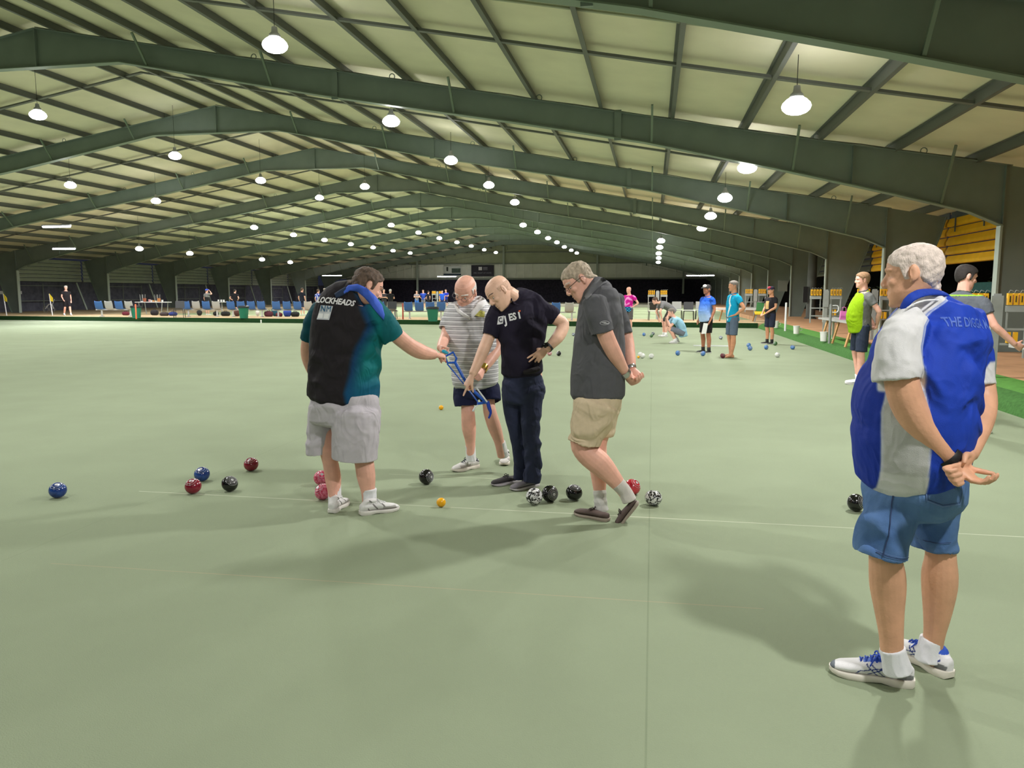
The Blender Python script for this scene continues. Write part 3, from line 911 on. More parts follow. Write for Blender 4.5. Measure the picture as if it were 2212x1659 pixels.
def lamp(p, rowname, far=False, light=True, scale=1.0):
    global lamp0
    x, y, z = p; xr = x if x > RX else RX - (x - RX) / LS
    drop = max(.15, zc(min(max(xr, RX), 9.5)) - .2 - z - .25)
    if lamp0 is None:
        r = empty('pendant_lamp', (0, 0, 0), '', 'lamp', 'pendant lamps')
        V().lathe([(.02, .34), (.05, .33), (.06, .24), (.10, .20), (.11, .155), (.10, .15), (.02, .15)], n=24).build('reflector', CAST, r, auto=40)
        V().lathe([(.002, -.115), (.09, -.105), (.16, -.08), (.21, -.035), (.228, .015), (.21, .065), (.155, .12), (.10, .15), (.002, .152)], n=24).build('lens', LENS, r, smooth=True)
        V().lathe([(.006, 0), (.006, 1), (.001, 1)], (0, 0, 0), n=6).build('cord', mat('cord_black', (26, 26, 26), rough=.7), r)
        lamp0 = r
    else: r = copy_tree(lamp0)
    for c in r.children:
        if c.name.startswith('cord'): c.location = (0, 0, .28); c.scale = (1, 1, drop)
    r.location = p
    k = _cnt.get(rowname, 0); _cnt[rowname] = k + 1
    o1 = ['nearest', 'second', 'third', 'fourth', 'fifth', 'sixth', 'seventh', 'eighth', 'ninth', 'tenth', 'eleventh', 'twelfth']
    r['label'] = 'glowing pendant lamp, %s from the camera in %s' % (o1[k], rowname)
    if light: bulb(p, far)
    return r


def bulb(p, far=False, e=None):
    d = LF if far else LD
    if e: d = d.copy(); d.energy = e
    o = bpy.data.objects.new('lamp_glow', d); COL.objects.link(o); o.location = (p[0], p[1], p[2] - .20); return o


def row(pix, z, name, far=False, e=None):
    for (a, b) in pix:
        lamp(G(a, b, z), name, far, light=False); q = G(a, b, z); bulb(q, far, e)


row([(1720, 232), (1614, 364), (1566, 429), (1535, 468), (1516, 494)], 4.48, 'the right row, near green')
row([(594, 100), (845, 264), (974, 348), (1056, 401), (1112, 438)], 5.96, 'the middle row, near green')
row([(82, 250), (378, 338), (563, 391), (690, 428), (788, 404)], 6.6, 'the left row, near green')
row([(152, 401), (337, 435)], 6.0, 'the outermost left row, near green')
row([(1428, 521), (1425, 535), (1423, 548), (1423, 558), (1422, 567)], 4.5, 'the right row, far green', True)
row([(1130, 487), (1161, 502), (1184, 515), (1203, 524), (1219, 534), (1234, 541), (1246, 547)], 5.96, 'the middle row, far green', True)
row([(845, 487), (904, 503), (949, 515), (987, 524), (1018, 532), (1046, 540), (1071, 546)], 6.2, 'the left row, far green', True)
row([(549, 492), (634, 508), (701, 519), (758, 528), (806, 535), (849, 542), (886, 547)], 5.6, 'the outer left row, far green', True)
row([(301, 538), (410, 548), (566, 561), (627, 567)], 4.2, 'the low row at the left eaves', True, 260)
# lamps of the same rows, out of the picture above and behind the camera
for p, e in (((2.15, 7.3, 4.48), None), ((2.15, 1.1, 4.48), 430), ((2.15, -5, 4.48), 180), ((-6.8, 7.3, 5.96), None), ((-6.8, 1.1, 5.96), 300), ((-6.8, -5, 5.96), 150), ((-17.5, 13.4, 6.5), None), ((-17.5, 7.3, 6.5), None), ((-17.5, 1.1, 6.5), 250), ((-26.5, 25.7, 5.9), None), ((-26.5, 19.5, 5.9), None), ((-26.5, 13.4, 5.9), None), ((-26.5, 7.3, 5.9), None)): bulb(p, e=e)
# tube lights
TB = mat('tube_glow', (236, 232, 255), emit=30)


def tube_light(p, L, rz, label):
    r = empty('tube_light', p, label, 'light fitting', 'tube lights', rz)
    V().box((0, 0, .05), (L, .12, .06)).build('casing', CAST, r)
    v = V(); v.tube([(-L / 2 + .04, 0, -.01), (L / 2 - .04, 0, -.01)], .045, n=10); v.build('tube', TB, r, smooth=True)
    d = bpy.data.lights.new('tube_light_glow', 'AREA'); d.shape = 'RECTANGLE'; d.size = L; d.size_y = .1; d.energy = 260; d.color = (.93, .92, 1)
    o = bpy.data.objects.new('tube_light_glow', d); COL.objects.link(o); o.location = (p[0], p[1], p[2] - .08)
    return r


tube_light(G(122, 489, 4.6), 1.5, 0, 'long glowing tube light at the far left, the upper of two under the left roof')
tube_light(G(138, 537, 3.9), 1.4, 0, 'long glowing tube light at the far left, the lower of two under the left roof')
tube_light(P(717, 595, 85), 2.4, 0, 'long glowing tube light behind the head of the man in the black and teal shirt')
tube_light(P(965, 597, 100), 2.6, 0, 'long glowing tube light on the far post above the striped man')
tube_light(P(1513, 595, 70), 2.4, 0, 'long glowing tube light under the right roof above the man in the white fronted cap')
# ------------------------------------------------------------------ the five men in front
def man_open(base, label):
    return np.array(base, float), label


def finish_body(vol, kind, base, label, h, vox=.0042, extra=None):
    d = head_dents(h)
    if extra:
        d0 = d; d = lambda co, no: extra(d0(co, no), no)
    o = solid('person', vol, vox, skin_mat(kind), None, base, 3, disp=d)
    o.location = base
    tag(o, label, 'person', 'players round the bowls')
    return o


# ---- 1: man in the black and teal shirt, seen from behind
def man_teal():
    Y = 5.1; base = G(768, 1108); base = np.array((base[0], base[1], 0.0))
    rows = [(620, 752, 800, -.02, .07), (632, 728, 806, -.01, .10), (643, 704, 815, 0, .125), (660, 685, 826, 0, .145), (685, 677, 831, .01, .16), (720, 672, 829, .02, .175), (760, 669, 824, .03, .185), (800, 668, 821, .03, .185), (840, 666, 819, .02, .18), (860, 665, 817, .02, .178)]
    b = V()
    trunk(b, rows, Y, .80)
    h = head(b, P(794, 620, Y - .02), frame(RV * .80 + FH * .42 - UV * .42, UV), 1.0, jowl=.006)
    b.tube([P(784, 628, Y - .02), P(766, 644, Y - .01)], [.062, .046], n=18)
    # right arm reaching to the tool, left arm hanging
    limb(b, [(810, 676, .05, 21), (836, 705, .06, 22), (878, 742, .18, 18.5), (905, 758, .28, 17), (925, 764, .36, 13.5), (938, 766, .41, 10.5)], Y, hid=(.72, .8, .9))
    limb(b, [(690, 672, .08, 22), (671, 715, .10, 17), (662, 748, .13, 13.5), (664, 775, .19, 12), (672, 802, .26, 9)], Y, hid=(.72, .8, .9))
    W = P(936, 766, Y + .40); T = P(958, 769, Y + .45)
    hand(b, W, T - W, -UV * .75 + FH * .35, True, .98, (.95, .98, 1., 1.), .02, .75, .45)
    W = P(672, 800, Y + .26); hand(b, W, P(683, 826, Y + .34) - W, RV + FH * .4, False, .98, (.35, .4, .45, .5))
    trunk(b, [(850, 672, 810, .02, .15), (885, 680, 810, .02, .14)], Y)
    limb(b, [(700, 905, .06, 26), (705, 960, .06, 22), (714, 1000, .05, 18.5), (719, 1030, .04, 17.5), (722, 1062, .03, 14), (724, 1092, .02, 13)], Y, hid=(.72, .8, .9))
    limb(b, [(768, 905, 0, 34), (776, 960, 0, 27), (786, 995, -.02, 23), (791, 1030, -.03, 20), (795, 1062, -.03, 15), (797, 1092, -.03, 14)], Y, hid=(.72, .8, .9))
    o = finish_body(b, 'pink', base, 'person in a black and teal sports shirt and pale grey shorts, back to camera', h)
    hr = offshell('hair', o, hair_mask(h, .078, .0, -.085, burn=-.02), .013, mat('hair_brown_grey', (92, 74, 62), rough=.7, var=.5, vscale=60, stretch=(1, 1, .3), bump=.8, bscale=160), o, .006)
    eyes(h, o, base)
    offshell('eyebrows', o, brow_mask(h), .0016, mat('brow_brown', (98, 78, 64), rough=.8), o)
    # shirt
    s = V(); trunk(s, rows, Y, 1.0)
    sleeve_end(s, [(800, 662, 0, 25), (822, 690, .03, 29), (838, 712, .06, 27), (848, 729, .09, 24.5)], Y)
    sleeve_end(s, [(694, 668, .07, 22), (675, 700, .09, 20), (664, 735, .12, 16.5)], Y)
    def X1(px): return float(P(px, 750, Y)[0])
    def z1(py): return float(P(750, py, Y)[2])
    def col(co):
        x, z = co[:, 0], co[:, 2]
        e = np.interp(z, [z1(870), z1(845), z1(800), z1(770), z1(745), z1(725), z1(700), z1(660), z1(640), z1(620)], [X1(757), X1(754), X1(764), X1(769), X1(777), X1(788), X1(797), X1(785), X1(778), X1(772)])
        bl = np.array((38, 34, 38.)); nv = np.array((18, 62, 104.)); te = np.array((14, 112, 116.))
        d = (x - e) / .03
        w = np.clip(d, 0, 1)[:, None]; w2 = np.clip((d - 1) / 2.2, 0, 1)[:, None]
        out = bl * (1 - w) + (nv * (1 - w2) + te * w2) * w
        low = np.clip((z1(805) - z) / .12, 0, 1)[:, None] * w; out = out * (1 - .7 * low) + np.array((16, 84, 128.)) * .7 * low
        sl = np.clip((X1(683) - .012 * (z - 1.2) - x) / .01, 0, 1)[:, None] * (z > z1(745))[:, None]
        out = out * (1 - sl) + np.array((12, 78, 92.)) * sl
        rs = np.clip((x - X1(826)) / .02, 0, 1)[:, None] * (z > z1(745))[:, None]
        out = out * (1 - rs) + np.array((14, 98, 106.)) * rs
        return out
    sh = solid('shirt', s, .0055, cloth_mat('sports_shirt_cloth', .7), o, base, 2, col=col, disp=folds(.0075, [((22, 6, 30), 0, 1), ((-14, 5, 34), 1, .8), ((30, 0, -18), 2, .6)], 1.7))
    bv = bvh_of(sh)
    def put(txt, px, py, hpx, ang, m, shear=.25, bold=.03, yy=Y, wide=1.0, lift=.003):
        c = P(px, py, yy); k = 1 / ppm(c); vs, fs = text_mesh(txt, 1.0, shear, bold, .12)
        ca, sa = math.cos(ang), math.sin(ang); pts = []
        for (x, y, _) in vs:
            x *= wide; x, y = x * hpx, y * hpx; pts.append(c + (RV * (x * ca - y * sa) + UV * (x * sa + y * ca)) * k)
        return decal('lettering', pts, fs, bv, DV, m, sh, base, lift)
    put('BLOCKHEADS', 729.5, 655.5, 17.5, -.115, ink((232, 230, 232)), .22, .035, wide=.80)
    def quad(poly, m, nm, lift):
        pts = []; n = 7
        A, B, C, D = [np.array(q, float) for q in poly]; fs = []
        for i in range(n):
            for j in range(n):
                u, v = i / (n - 1), j / (n - 1); q = (A * (1 - u) + B * u) * (1 - v) + (D * (1 - u) + C * u) * v
                pts.append(P(q[0], q[1], Y))
        for i in range(n - 1):
            for j in range(n - 1): fs.append((i * n + j, i * n + n + j, i * n + n + j + 1, i * n + j + 1))
        return decal(nm, pts, fs, bv, DV, m, sh, base, lift)
    quad([(704.5, 664), (731, 666.5), (723.5, 695.5), (696, 694)], ink((205, 208, 216)), 'emblem', .003)
    quad([(700.5, 681), (710.5, 681.6), (709, 691.5), (698.5, 691)], ink((240, 240, 242)), 'emblem_square', .0045)
    quad([(712.5, 681.8), (724, 682.4), (721.5, 692.8), (711, 692)], ink((240, 240, 242)), 'emblem_square', .0045)
    put('N', 709.5, 671.8, 18, -.09, ink((24, 92, 132)), .12, .012, lift=.007, wide=.86); put('M', 722, 673, 18, -.09, ink((24, 92, 132)), .12, .0, lift=.007, wide=.80)
    # turned-down collar and blue towel-like collar front
    bvs = [bv, bvh_of(o), bvh_of(hr)]
    drape('collar', [(741, 627), (752, 616), (772, 613), (792, 622), (812, 640), (826, 660), (831, 680)], [(744, 636), (756, 628), (772, 630), (786, 642), (802, 660), (818, 680), (829, 692)], bvs, mat('collar_blue', (58, 96, 208), rough=.75, crease=.5, bump=.2, bscale=300), o, base)
    drape('collar_back', [(722, 634), (734, 626), (746, 619)], [(726, 644), (738, 640), (750, 634)], bvs, mat('collar_navy', (24, 44, 74), rough=.8), o, base, nu=12)
    # shorts
    q = V()
    trunk(q, [(842, 675, 806, .02, .155), (866, 669, 818, .02, .17), (880, 667, 822, .02, .172), (905, 668, 824, .02, .165)], Y)
    sleeve_end(q, [(697, 895, .06, 32), (692, 930, .07, 29), (689, 960, .07, 27), (690, 981, .07, 26.5)], Y)
    sleeve_end(q, [(768, 895, -.01, 53), (769, 930, -.02, 52), (767, 965, -.03, 50), (766, 990, -.03, 49)], Y)
    sh2 = solid('shorts', q, .0055, cloth_mat(), o, base, 2, col=flat((196, 190, 198)), disp=folds(.007, [((30, 0, 6), 0, 1), ((20, 0, -22), 1, .9), ((8, 0, 40), 2, .5)], 4.2))
    for nm, pts in (('sock', [(721, 1043, .04, 15.5), (723, 1070, .03, 14.2), (724, 1096, .02, 15)]), ('sock', [(797, 1056, -.03, 16.5), (798, 1075, -.03, 15.5), (799, 1098, -.03, 16)])):
        v = V(); limb(v, pts, Y, capr=.1); solid(nm, v, .005, cloth_mat(), o, base, 1, col=flat((232, 232, 236)), disp=folds(.002, [((0, 0, 160), 0, 1)], 2))
    def pt(l, out):
        side = np.abs(l[:, 0]) > .026
        g = side & (l[:, 1] > .18) & (l[:, 1] < .60) & (np.abs(np.sin(l[:, 1] * 15 + l[:, 2] * 42)) > .95); out[g] = (118, 114, 114)
        g = side & (l[:, 1] > .55) & (l[:, 1] < .88) & (l[:, 2] > .036) & (l[:, 2] < .050); out[g] = (176, 172, 170)
        g2 = side & (l[:, 2] > .022) & (l[:, 2] < .036) & (l[:, 1] > .25) & (l[:, 1] < .9); out[g2] = (150, 144, 142)
    c = dict(upper=(226, 224, 224), paint=pt, sole=(222, 218, 212), lace=(232, 232, 232))
    a = G(715, 1110); bb = G(760, 1078); shoe('shoe', a, a + nrm(bb - a) * .29, o, base, cols=c, vox=.0036)
    a = G(776, 1113); bb = G(861, 1101); shoe('shoe', a, a + nrm(bb - a) * .295, o, base, cols=c, vox=.0036)
    return o


# ---- 2: man in the striped polo
def man_striped():
    Y = 6.4; base = G(1033, 1018); base = np.array((base[0], base[1], 0))
    rows = [(648, 992, 1040, .03, .08), (658, 980, 1055, .02, .11), (668, 967, 1064, .0, .13), (690, 961, 1069, -.03, .155), (720, 962, 1072, -.05, .17), (750, 966, 1075, -.07, .18), (780, 971, 1077, -.07, .18), (805, 975, 1077, -.06, .175), (826, 979, 1077, -.05, .17)]
    b = V(); trunk(b, rows, Y, .80)
    f = nrm(-RV * .42 - FH * .72 - UV * .62)
    h = head(b, P(1006, 630, Y - .10), frame(f, UV * .8 - FH * .4), 1.06, jowl=.004)
    b.tube([P(1010, 640, Y - .06), P(1014, 664, Y + .01)], [.062, .078], n=18)
    limb(b, [(978, 674, .02, 19), (968, 705, -.02, 15), (962, 728, -.14, 12.5), (956, 742, -.32, 11), (952, 752, -.44, 8.6)], Y, hid=(.72, .8, .9))
    limb(b, [(1058, 680, .03, 19), (1070, 715, .02, 15.5), (1076, 746, -.02, 14.5), (1062, 772, -.14, 12.5), (1044, 797, -.28, 9)], Y, hid=(.72, .8, .9))
    W = P(952, 750, Y - .43); hand(b, W, P(956, 768, Y - .52) - W, RV * .8 - FH * .2, True, .95, (.7, .75, .8, .85), .02, .6, .5)
    W = P(1043, 799, Y - .29); hand(b, W, P(1030, 824, Y - .42) - W, -RV * .75 - UV * .2 + FH * .4, False, .97, (.65, .7, .75, .8), .03, .55, .5)
    trunk(b, [(815, 985, 1070, -.03, .13), (845, 985, 1072, -.02, .13)], Y)
    limb(b, [(1008, 840, -.05, 22), (1010, 875, -.08, 17.5), (1011, 893, -.09, 16.5), (1013, 925, -.06, 15.5), (1016, 955, -.02, 11), (1017, 990, .0, 9.5)], Y, hid=(.72, .8, .9))
    limb(b, [(1052, 840, -.02, 22), (1056, 875, -.10, 17), (1059, 893, -.12, 16), (1069, 925, -.09, 14.5), (1078, 953, -.05, 11), (1084, 985, -.02, 9.5)], Y, hid=(.72, .8, .9))
    o = finish_body(b, 'pink', base, 'bald person in a grey and white striped polo and navy shorts, holding the blue tool', h)
    offshell('hair', o, hair_mask(h, .2, -.0, -.07, top=.42, burn=.0), .005, mat('hair_white', (214, 208, 204), rough=.8, var=.2, vscale=60), o, .002)
    offshell('eyebrows', o, brow_mask(h), .002, mat('brow_white', (222, 216, 210), rough=.8), o)
    eyes(h, o, base, .004); glasses(h, o, base, mat('wire_metal', (120, 118, 120), rough=.3, metal=.8))
    s = V(); trunk(s, rows, Y)
    sleeve_end(s, [(984, 664, .02, 17), (972, 690, .0, 19), (963, 712, -.05, 16)], Y)
    sleeve_end(s, [(1052, 670, .03, 18), (1066, 700, .03, 18), (1074, 725, .0, 16.5)], Y)
    m = stripe_mat()
    sh = solid('shirt', s, .0055, m, o, base, 2, disp=folds(.007, [((16, 0, 26), 0, 1), ((-20, 0, 24), 1, .8)], 6.1))
    bv = bvh_of(sh); bvs = [bv, bvh_of(o)]; wc = mat('collar_white', (228, 226, 228), rough=.85, bump=.2, bscale=300)
    drape('collar', [(1036, 638), (1035, 649), (1027, 661), (1017, 674)], [(1045, 643), (1052, 655), (1040, 667), (1019, 689)], bvs, wc, o, base)
    drape('collar', [(984, 656), (993, 668), (1004, 677), (1014, 683)], [(980, 660), (987, 674), (1001, 684), (1016, 690)], bvs, wc, o, base)
    c = [(1028, 671), (1049, 676), (1047, 689), (1025, 685)]; pts = []; fs = []
    for i in range(5):
        for j in range(5):
            A, B, C, D = [np.array(q, float) for q in c]; u, v = i / 4, j / 4
            q = (A * (1 - u) + B * u) * (1 - v) + (D * (1 - u) + C * u) * v; pts.append(P(q[0], q[1], Y))
    for i in range(4):
        for j in range(4): fs.append((i * 5 + j, i * 5 + 5 + j, i * 5 + 6 + j, i * 5 + j + 1))
    decal('name_badge', pts, fs, bv, DV, mat('badge_yellow', (196, 190, 92), rough=.6, var=.3, vscale=90), o, base, .006)
    q = V(); trunk(q, [(818, 982, 1074, -.03, .155), (838, 981, 1076, -.03, .16), (850, 983, 1077, -.03, .15)], Y)
    sleeve_end(q, [(1006, 838, -.04, 26), (1006, 860, -.06, 26), (1007, 877, -.07, 25)], Y)
    sleeve_end(q, [(1055, 838, -.02, 24), (1058, 855, -.06, 23), (1060, 868, -.08, 22)], Y)
    solid('shorts', q, .0055, cloth_mat(), o, base, 2, col=flat((32, 36, 66)), disp=folds(.007, [((30, 0, 10), 0, 1), ((12, 0, 30), 1, .7)], 3.2))
    for pts in ([(1016, 962, -.01, 11), (1017, 978, .0, 10.8), (1018, 996, .0, 11)], [(1081, 955, -.04, 11), (1085, 970, -.02, 10.8), (1088, 986, .0, 11)]):
        v = V(); limb(v, pts, Y, capr=.1); solid('sock', v, .005, cloth_mat(), o, base, 1, col=flat((230, 230, 232)))
    def pt(l, out):
        g = (np.abs(l[:, 0]) > .022) & (l[:, 1] > .4) & (l[:, 1] < .8) & (l[:, 2] > .03) & (l[:, 2] < .055); out[g] = (168, 160, 156)
        g = (l[:, 2] > .055) & (l[:, 1] < .28) & (np.abs(l[:, 2] - .066 - .1 * (l[:, 1] - .1)) < .006); out[g] = (44, 48, 62)
        g = (l[:, 2] > .078) & (l[:, 1] < .16) & (l[:, 1] > .05); out[g] = (44, 50, 78)
    c = dict(upper=(222, 218, 216), paint=pt, sole=(224, 216, 204), lace=(52, 60, 74))
    a = G(1034, 1009); t = G(977, 1020); shoe('shoe', a, a + nrm(t - a) * .295, o, base, cols=c)
    a = G(1094, 992); t = G(1082, 1024); shoe('shoe', a, a + nrm(t - a) * .295, o, base, cols=c)
    a = P(1048, 790, Y - .25); t = P(1042, 800, Y - .29); w = band('wristwatch', a, t, .036, mat('gold_metal', (212, 176, 90), rough=.25, metal=1), o, base)
    return o


def stripe_mat():
    m = mat('striped_cloth', (226, 224, 228), rough=.85, bump=.25, bscale=350, spec=.2); nt = m.node_tree; b = nt.nodes['Principled BSDF']
    tc = nt.nodes.new('ShaderNodeTexCoord'); sx = nt.nodes.new('ShaderNodeSeparateXYZ'); nt.links.new(tc.outputs['Object'], sx.inputs[0])
    def mth(op, a, bb):
        n = nt.nodes.new('ShaderNodeMath'); n.operation = op
        for k, v in enumerate((a, bb)):
            if isinstance(v, (int, float)): n.inputs[k].default_value = v
            else: nt.links.new(v, n.inputs[k])
        return n.outputs[0]
    zt = mth('DIVIDE', sx.outputs['Z'], .036); fr = mth('FRACT', zt, 0)
    thin = mth('LESS_THAN', fr, .10)
    thick = mth('MULTIPLY', mth('GREATER_THAN', fr, .50), mth('LESS_THAN', fr, .86))
    n = nt.nodes.new('ShaderNodeTexNoise'); n.inputs['Scale'].default_value = 5; nt.links.new(tc.outputs['Object'], n.inputs['Vector'])
    fac = mth('ADD', mth('MULTIPLY', thin, .95), mth('MULTIPLY', thick, mth('MULTIPLY', n.outputs['Fac'], .95)))
    mx = nt.nodes.new('ShaderNodeMix'); mx.data_type = 'RGBA'; mx.inputs['A'].default_value = lin((228, 226, 230)); mx.inputs['B'].default_value = lin((58, 56, 62))
    nt.links.new(fac, mx.inputs['Factor']); nt.links.new(mx.outputs['Result'], b.inputs['Base Color'])
    return m


# ---- 3: bald man in the navy tee, pointing
def man_navy():
    Y = 5.95; base = G(1120, 1052); base = np.array((base[0], base[1], 0))
    rows = [(632, 1100, 1142, .0, .075), (642, 1085, 1160, .01, .10), (655, 1072, 1178, .01, .115), (675, 1067, 1186, .0, .125), (700, 1068, 1184, -.02, .13), (730, 1076, 1178, -.03, .135), (760, 1082, 1172, -.03, .135), (785, 1083, 1171, -.02, .135), (803, 1082, 1174, -.01, .135)]
    b = V(); trunk(b, rows, Y, .80)
    f = nrm(-RV * .74 - FH * .30 - UV * .66)
    h = head(b, P(1080, 632, Y - .10), frame(f, UV * .75 - RV * .5), 1.03)
    b.tube([P(1096, 633, Y - .08), P(1118, 650, Y + .0)], [.060, .074], n=18)
    limb(b, [(1078, 672, -.02, 22), (1066, 700, -.06, 18), (1056, 728, -.10, 14.5), (1045, 755, -.15, 13.2), (1032, 785, -.22, 11), (1021, 808, -.28, 8.6)], Y, hid=(.72, .8, .9))
    limb(b, [(1170, 670, .02, 23), (1196, 686, .05, 18), (1217, 700, .08, 14.5), (1208, 724, .02, 13.8), (1193, 742, -.05, 11), (1181, 754, -.09, 8.8)], Y, hid=(.72, .8, .9))
    # pointing hand: long forefinger, the others curled back
    W = P(1020, 811, Y - .28); hand(b, W, P(998, 847, Y - .31) - W, RV * .75 - UV * .3 + FH * .45, True, 1.02, (.04, .80, .9, .95), .08, .6, .4)
    W = P(1179, 755, Y - .09); hand(b, W, P(1152, 778, Y - .17) - W, FH * .85 - UV * .25, False, .98, (.10, .14, .5, .6), .22, .15, .9)
    trunk(b, [(795, 1088, 1170, 0, .12), (820, 1088, 1172, 0, .12)], Y)
    o = finish_body(b, 'fair', base, 'bald person in a navy T-shirt and dark jeans, pointing down, other hand on hip', h)
    offshell('hair', o, hair_mask(h, .2, -.01, -.06, top=.30, burn=.0), .0022, mat('stubble_grey', (212, 174, 152), rough=.8, var=.2, vscale=60), o)
    offshell('eyebrows', o, brow_mask(h), .0016, mat('brow_dark', (96, 74, 62), rough=.8), o)
    eyes(h, o, base, .004)
    s = V(); trunk(s, rows, Y)
    sleeve_end(s, [(1082, 664, -.02, 22), (1068, 692, -.06, 21), (1057, 726, -.10, 17)], Y)
    sleeve_end(s, [(1160, 662, .02, 22), (1182, 676, .04, 21), (1200, 688, .06, 18)], Y)
    cv = [P(1103, 640, Y - .1), P(1116, 628, Y + .05), P(1140, 641, Y + .07), P(1138, 660, Y - .05), P(1110, 655, Y - .12), P(1103, 640, Y - .1)]
    s.tube(cv, [.014] * 6, n=10, sub=3)
    sh = solid('shirt', s, .0055, cloth_mat(), o, base, 2, col=flat((36, 32, 48)), disp=folds(.007, [((14, 0, 30), 0, 1), ((-26, 0, 22), 1, .9), ((24, 0, 26), 2.2, .8)], 8.3))
    bv = bvh_of(sh); ang = .20
    def put(txt, px, py, hpx, m, bold=.03, dx=0, wide=1.0, lift=.003):
        c = P(px, py, Y); k = 1 / ppm(c); vs, fs = text_mesh(txt, 1.0, 0, bold, .12); ca, sa = math.cos(ang), math.sin(ang); pts = []
        for (x, y, _) in vs:
            x, y = x * hpx * wide, y * hpx; pts.append(c + (RV * (x * ca - y * sa) + UV * (x * sa + y * ca)) * k)
        return decal('lettering', pts, fs, bv, DV, m, sh, base, lift)
    def quad(poly, m, nm, lift):
        pts = []; n = 5; A, B, C, D = [np.array(q, float) for q in poly]; fs = []
        for i in range(n):
            for j in range(n):
                u, v = i / (n - 1), j / (n - 1); q = (A * (1 - u) + B * u) * (1 - v) + (D * (1 - u) + C * u) * v; pts.append(P(q[0], q[1], Y))
        for i in range(n - 1):
            for j in range(n - 1): fs.append((i * n + j, i * n + n + j, i * n + n + j + 1, i * n + j + 1))
        return decal(nm, pts, fs, bv, DV, m, sh, base, lift)
    quad([(1077, 687), (1089, 684.5), (1087, 702), (1074.5, 704)], ink((232, 232, 236)), 'emblem', .003)
    put('C', 1081.5, 694.5, 14, ink((60, 58, 70)), .03, wide=.8, lift=.006)
    put('J', 1092.5, 695, 23, ink((234, 234, 238)), .04, wide=.85)
    put('ES', 1107, 688.5, 20, ink((234, 234, 238)), .04, wide=.85)
    put('I', 1121.5, 685.5, 19, ink((234, 234, 238)), .045, wide=.95)
    quad([(1120, 674.5), (1124, 673.5), (1124, 677), (1120, 678)], ink((220, 96, 50)), 'emblem_dot', .004)
    q = V(); trunk(q, [(796, 1092, 1164, -.01, .115), (812, 1087, 1171, 0, .128), (840, 1083, 1178, .0, .145), (862, 1086, 1176, 0, .14)], Y)
    limb(q, [(1108, 850, .0, 25), (1110, 890, .02, 22), (1117, 930, .02, 19), (1122, 965, .03, 16.5), (1125, 1000, .04, 15.5), (1124, 1034, .05, 16)], Y, capr=.1)
    limb(q, [(1150, 850, -.02, 26), (1147, 890, -.06, 23), (1146, 930, -.08, 20), (1150, 965, -.06, 19), (1152, 1000, -.04, 18.5), (1149, 1042, -.05, 19)], Y, capr=.1)
    jn = solid('jeans', q, .0055, cloth_mat(), o, base, 2, col=flat((49, 54, 78)), disp=folds(.009, [((10, 0, 46), 0, 1), ((-22, 0, 40), 1, .8)], 5.5, lambda co, no: co))
    c = dict(upper=(84, 82, 86), sole=(206, 202, 206), lace=(60, 58, 62))
    a = G(1122, 1040); t = G(1071, 1049); shoe('shoe', a, a + nrm(t - a) * .28, o, base, 'slip', cols=dict(upper=(60, 57, 60), sole=(190, 184, 190), lace=(30, 30, 34)))
    a = G(1163, 1049); t = G(1093, 1063); shoe('shoe', a, a + nrm(t - a) * .285, o, base, 'slip', cols=dict(upper=(128, 124, 132), sole=(206, 202, 206), lace=(70, 66, 72)))
    w = band('wristwatch', P(1188, 747, Y - .06), P(1182, 753, Y - .09), .038, mat('watch_black', (24, 22, 24), rough=.5), o, base)
    V().lathe([(.001, 0), (.020, 0), (.021, .004), (.019, .009), (.001, .010)], P(1179, 746, Y - .105), 18, frame(UV * .3 + RV * .2, -FH + UV * .1)).build('watch_face', mat('watch_glass', (14, 13, 15), rough=.15), w, base, smooth=True)
    pv = V(); pv.tube([P(1134, 804, Y - .16), P(1150, 801, Y - .17), P(1162, 797, Y - .14)], [.018, .024, .02], [.03, .035, .03], side=UV, n=14, sub=3)
    solid('belt_pouch', pv, .005, cloth_mat(), o, base, 2, col=flat((44, 40, 44)))
    return o


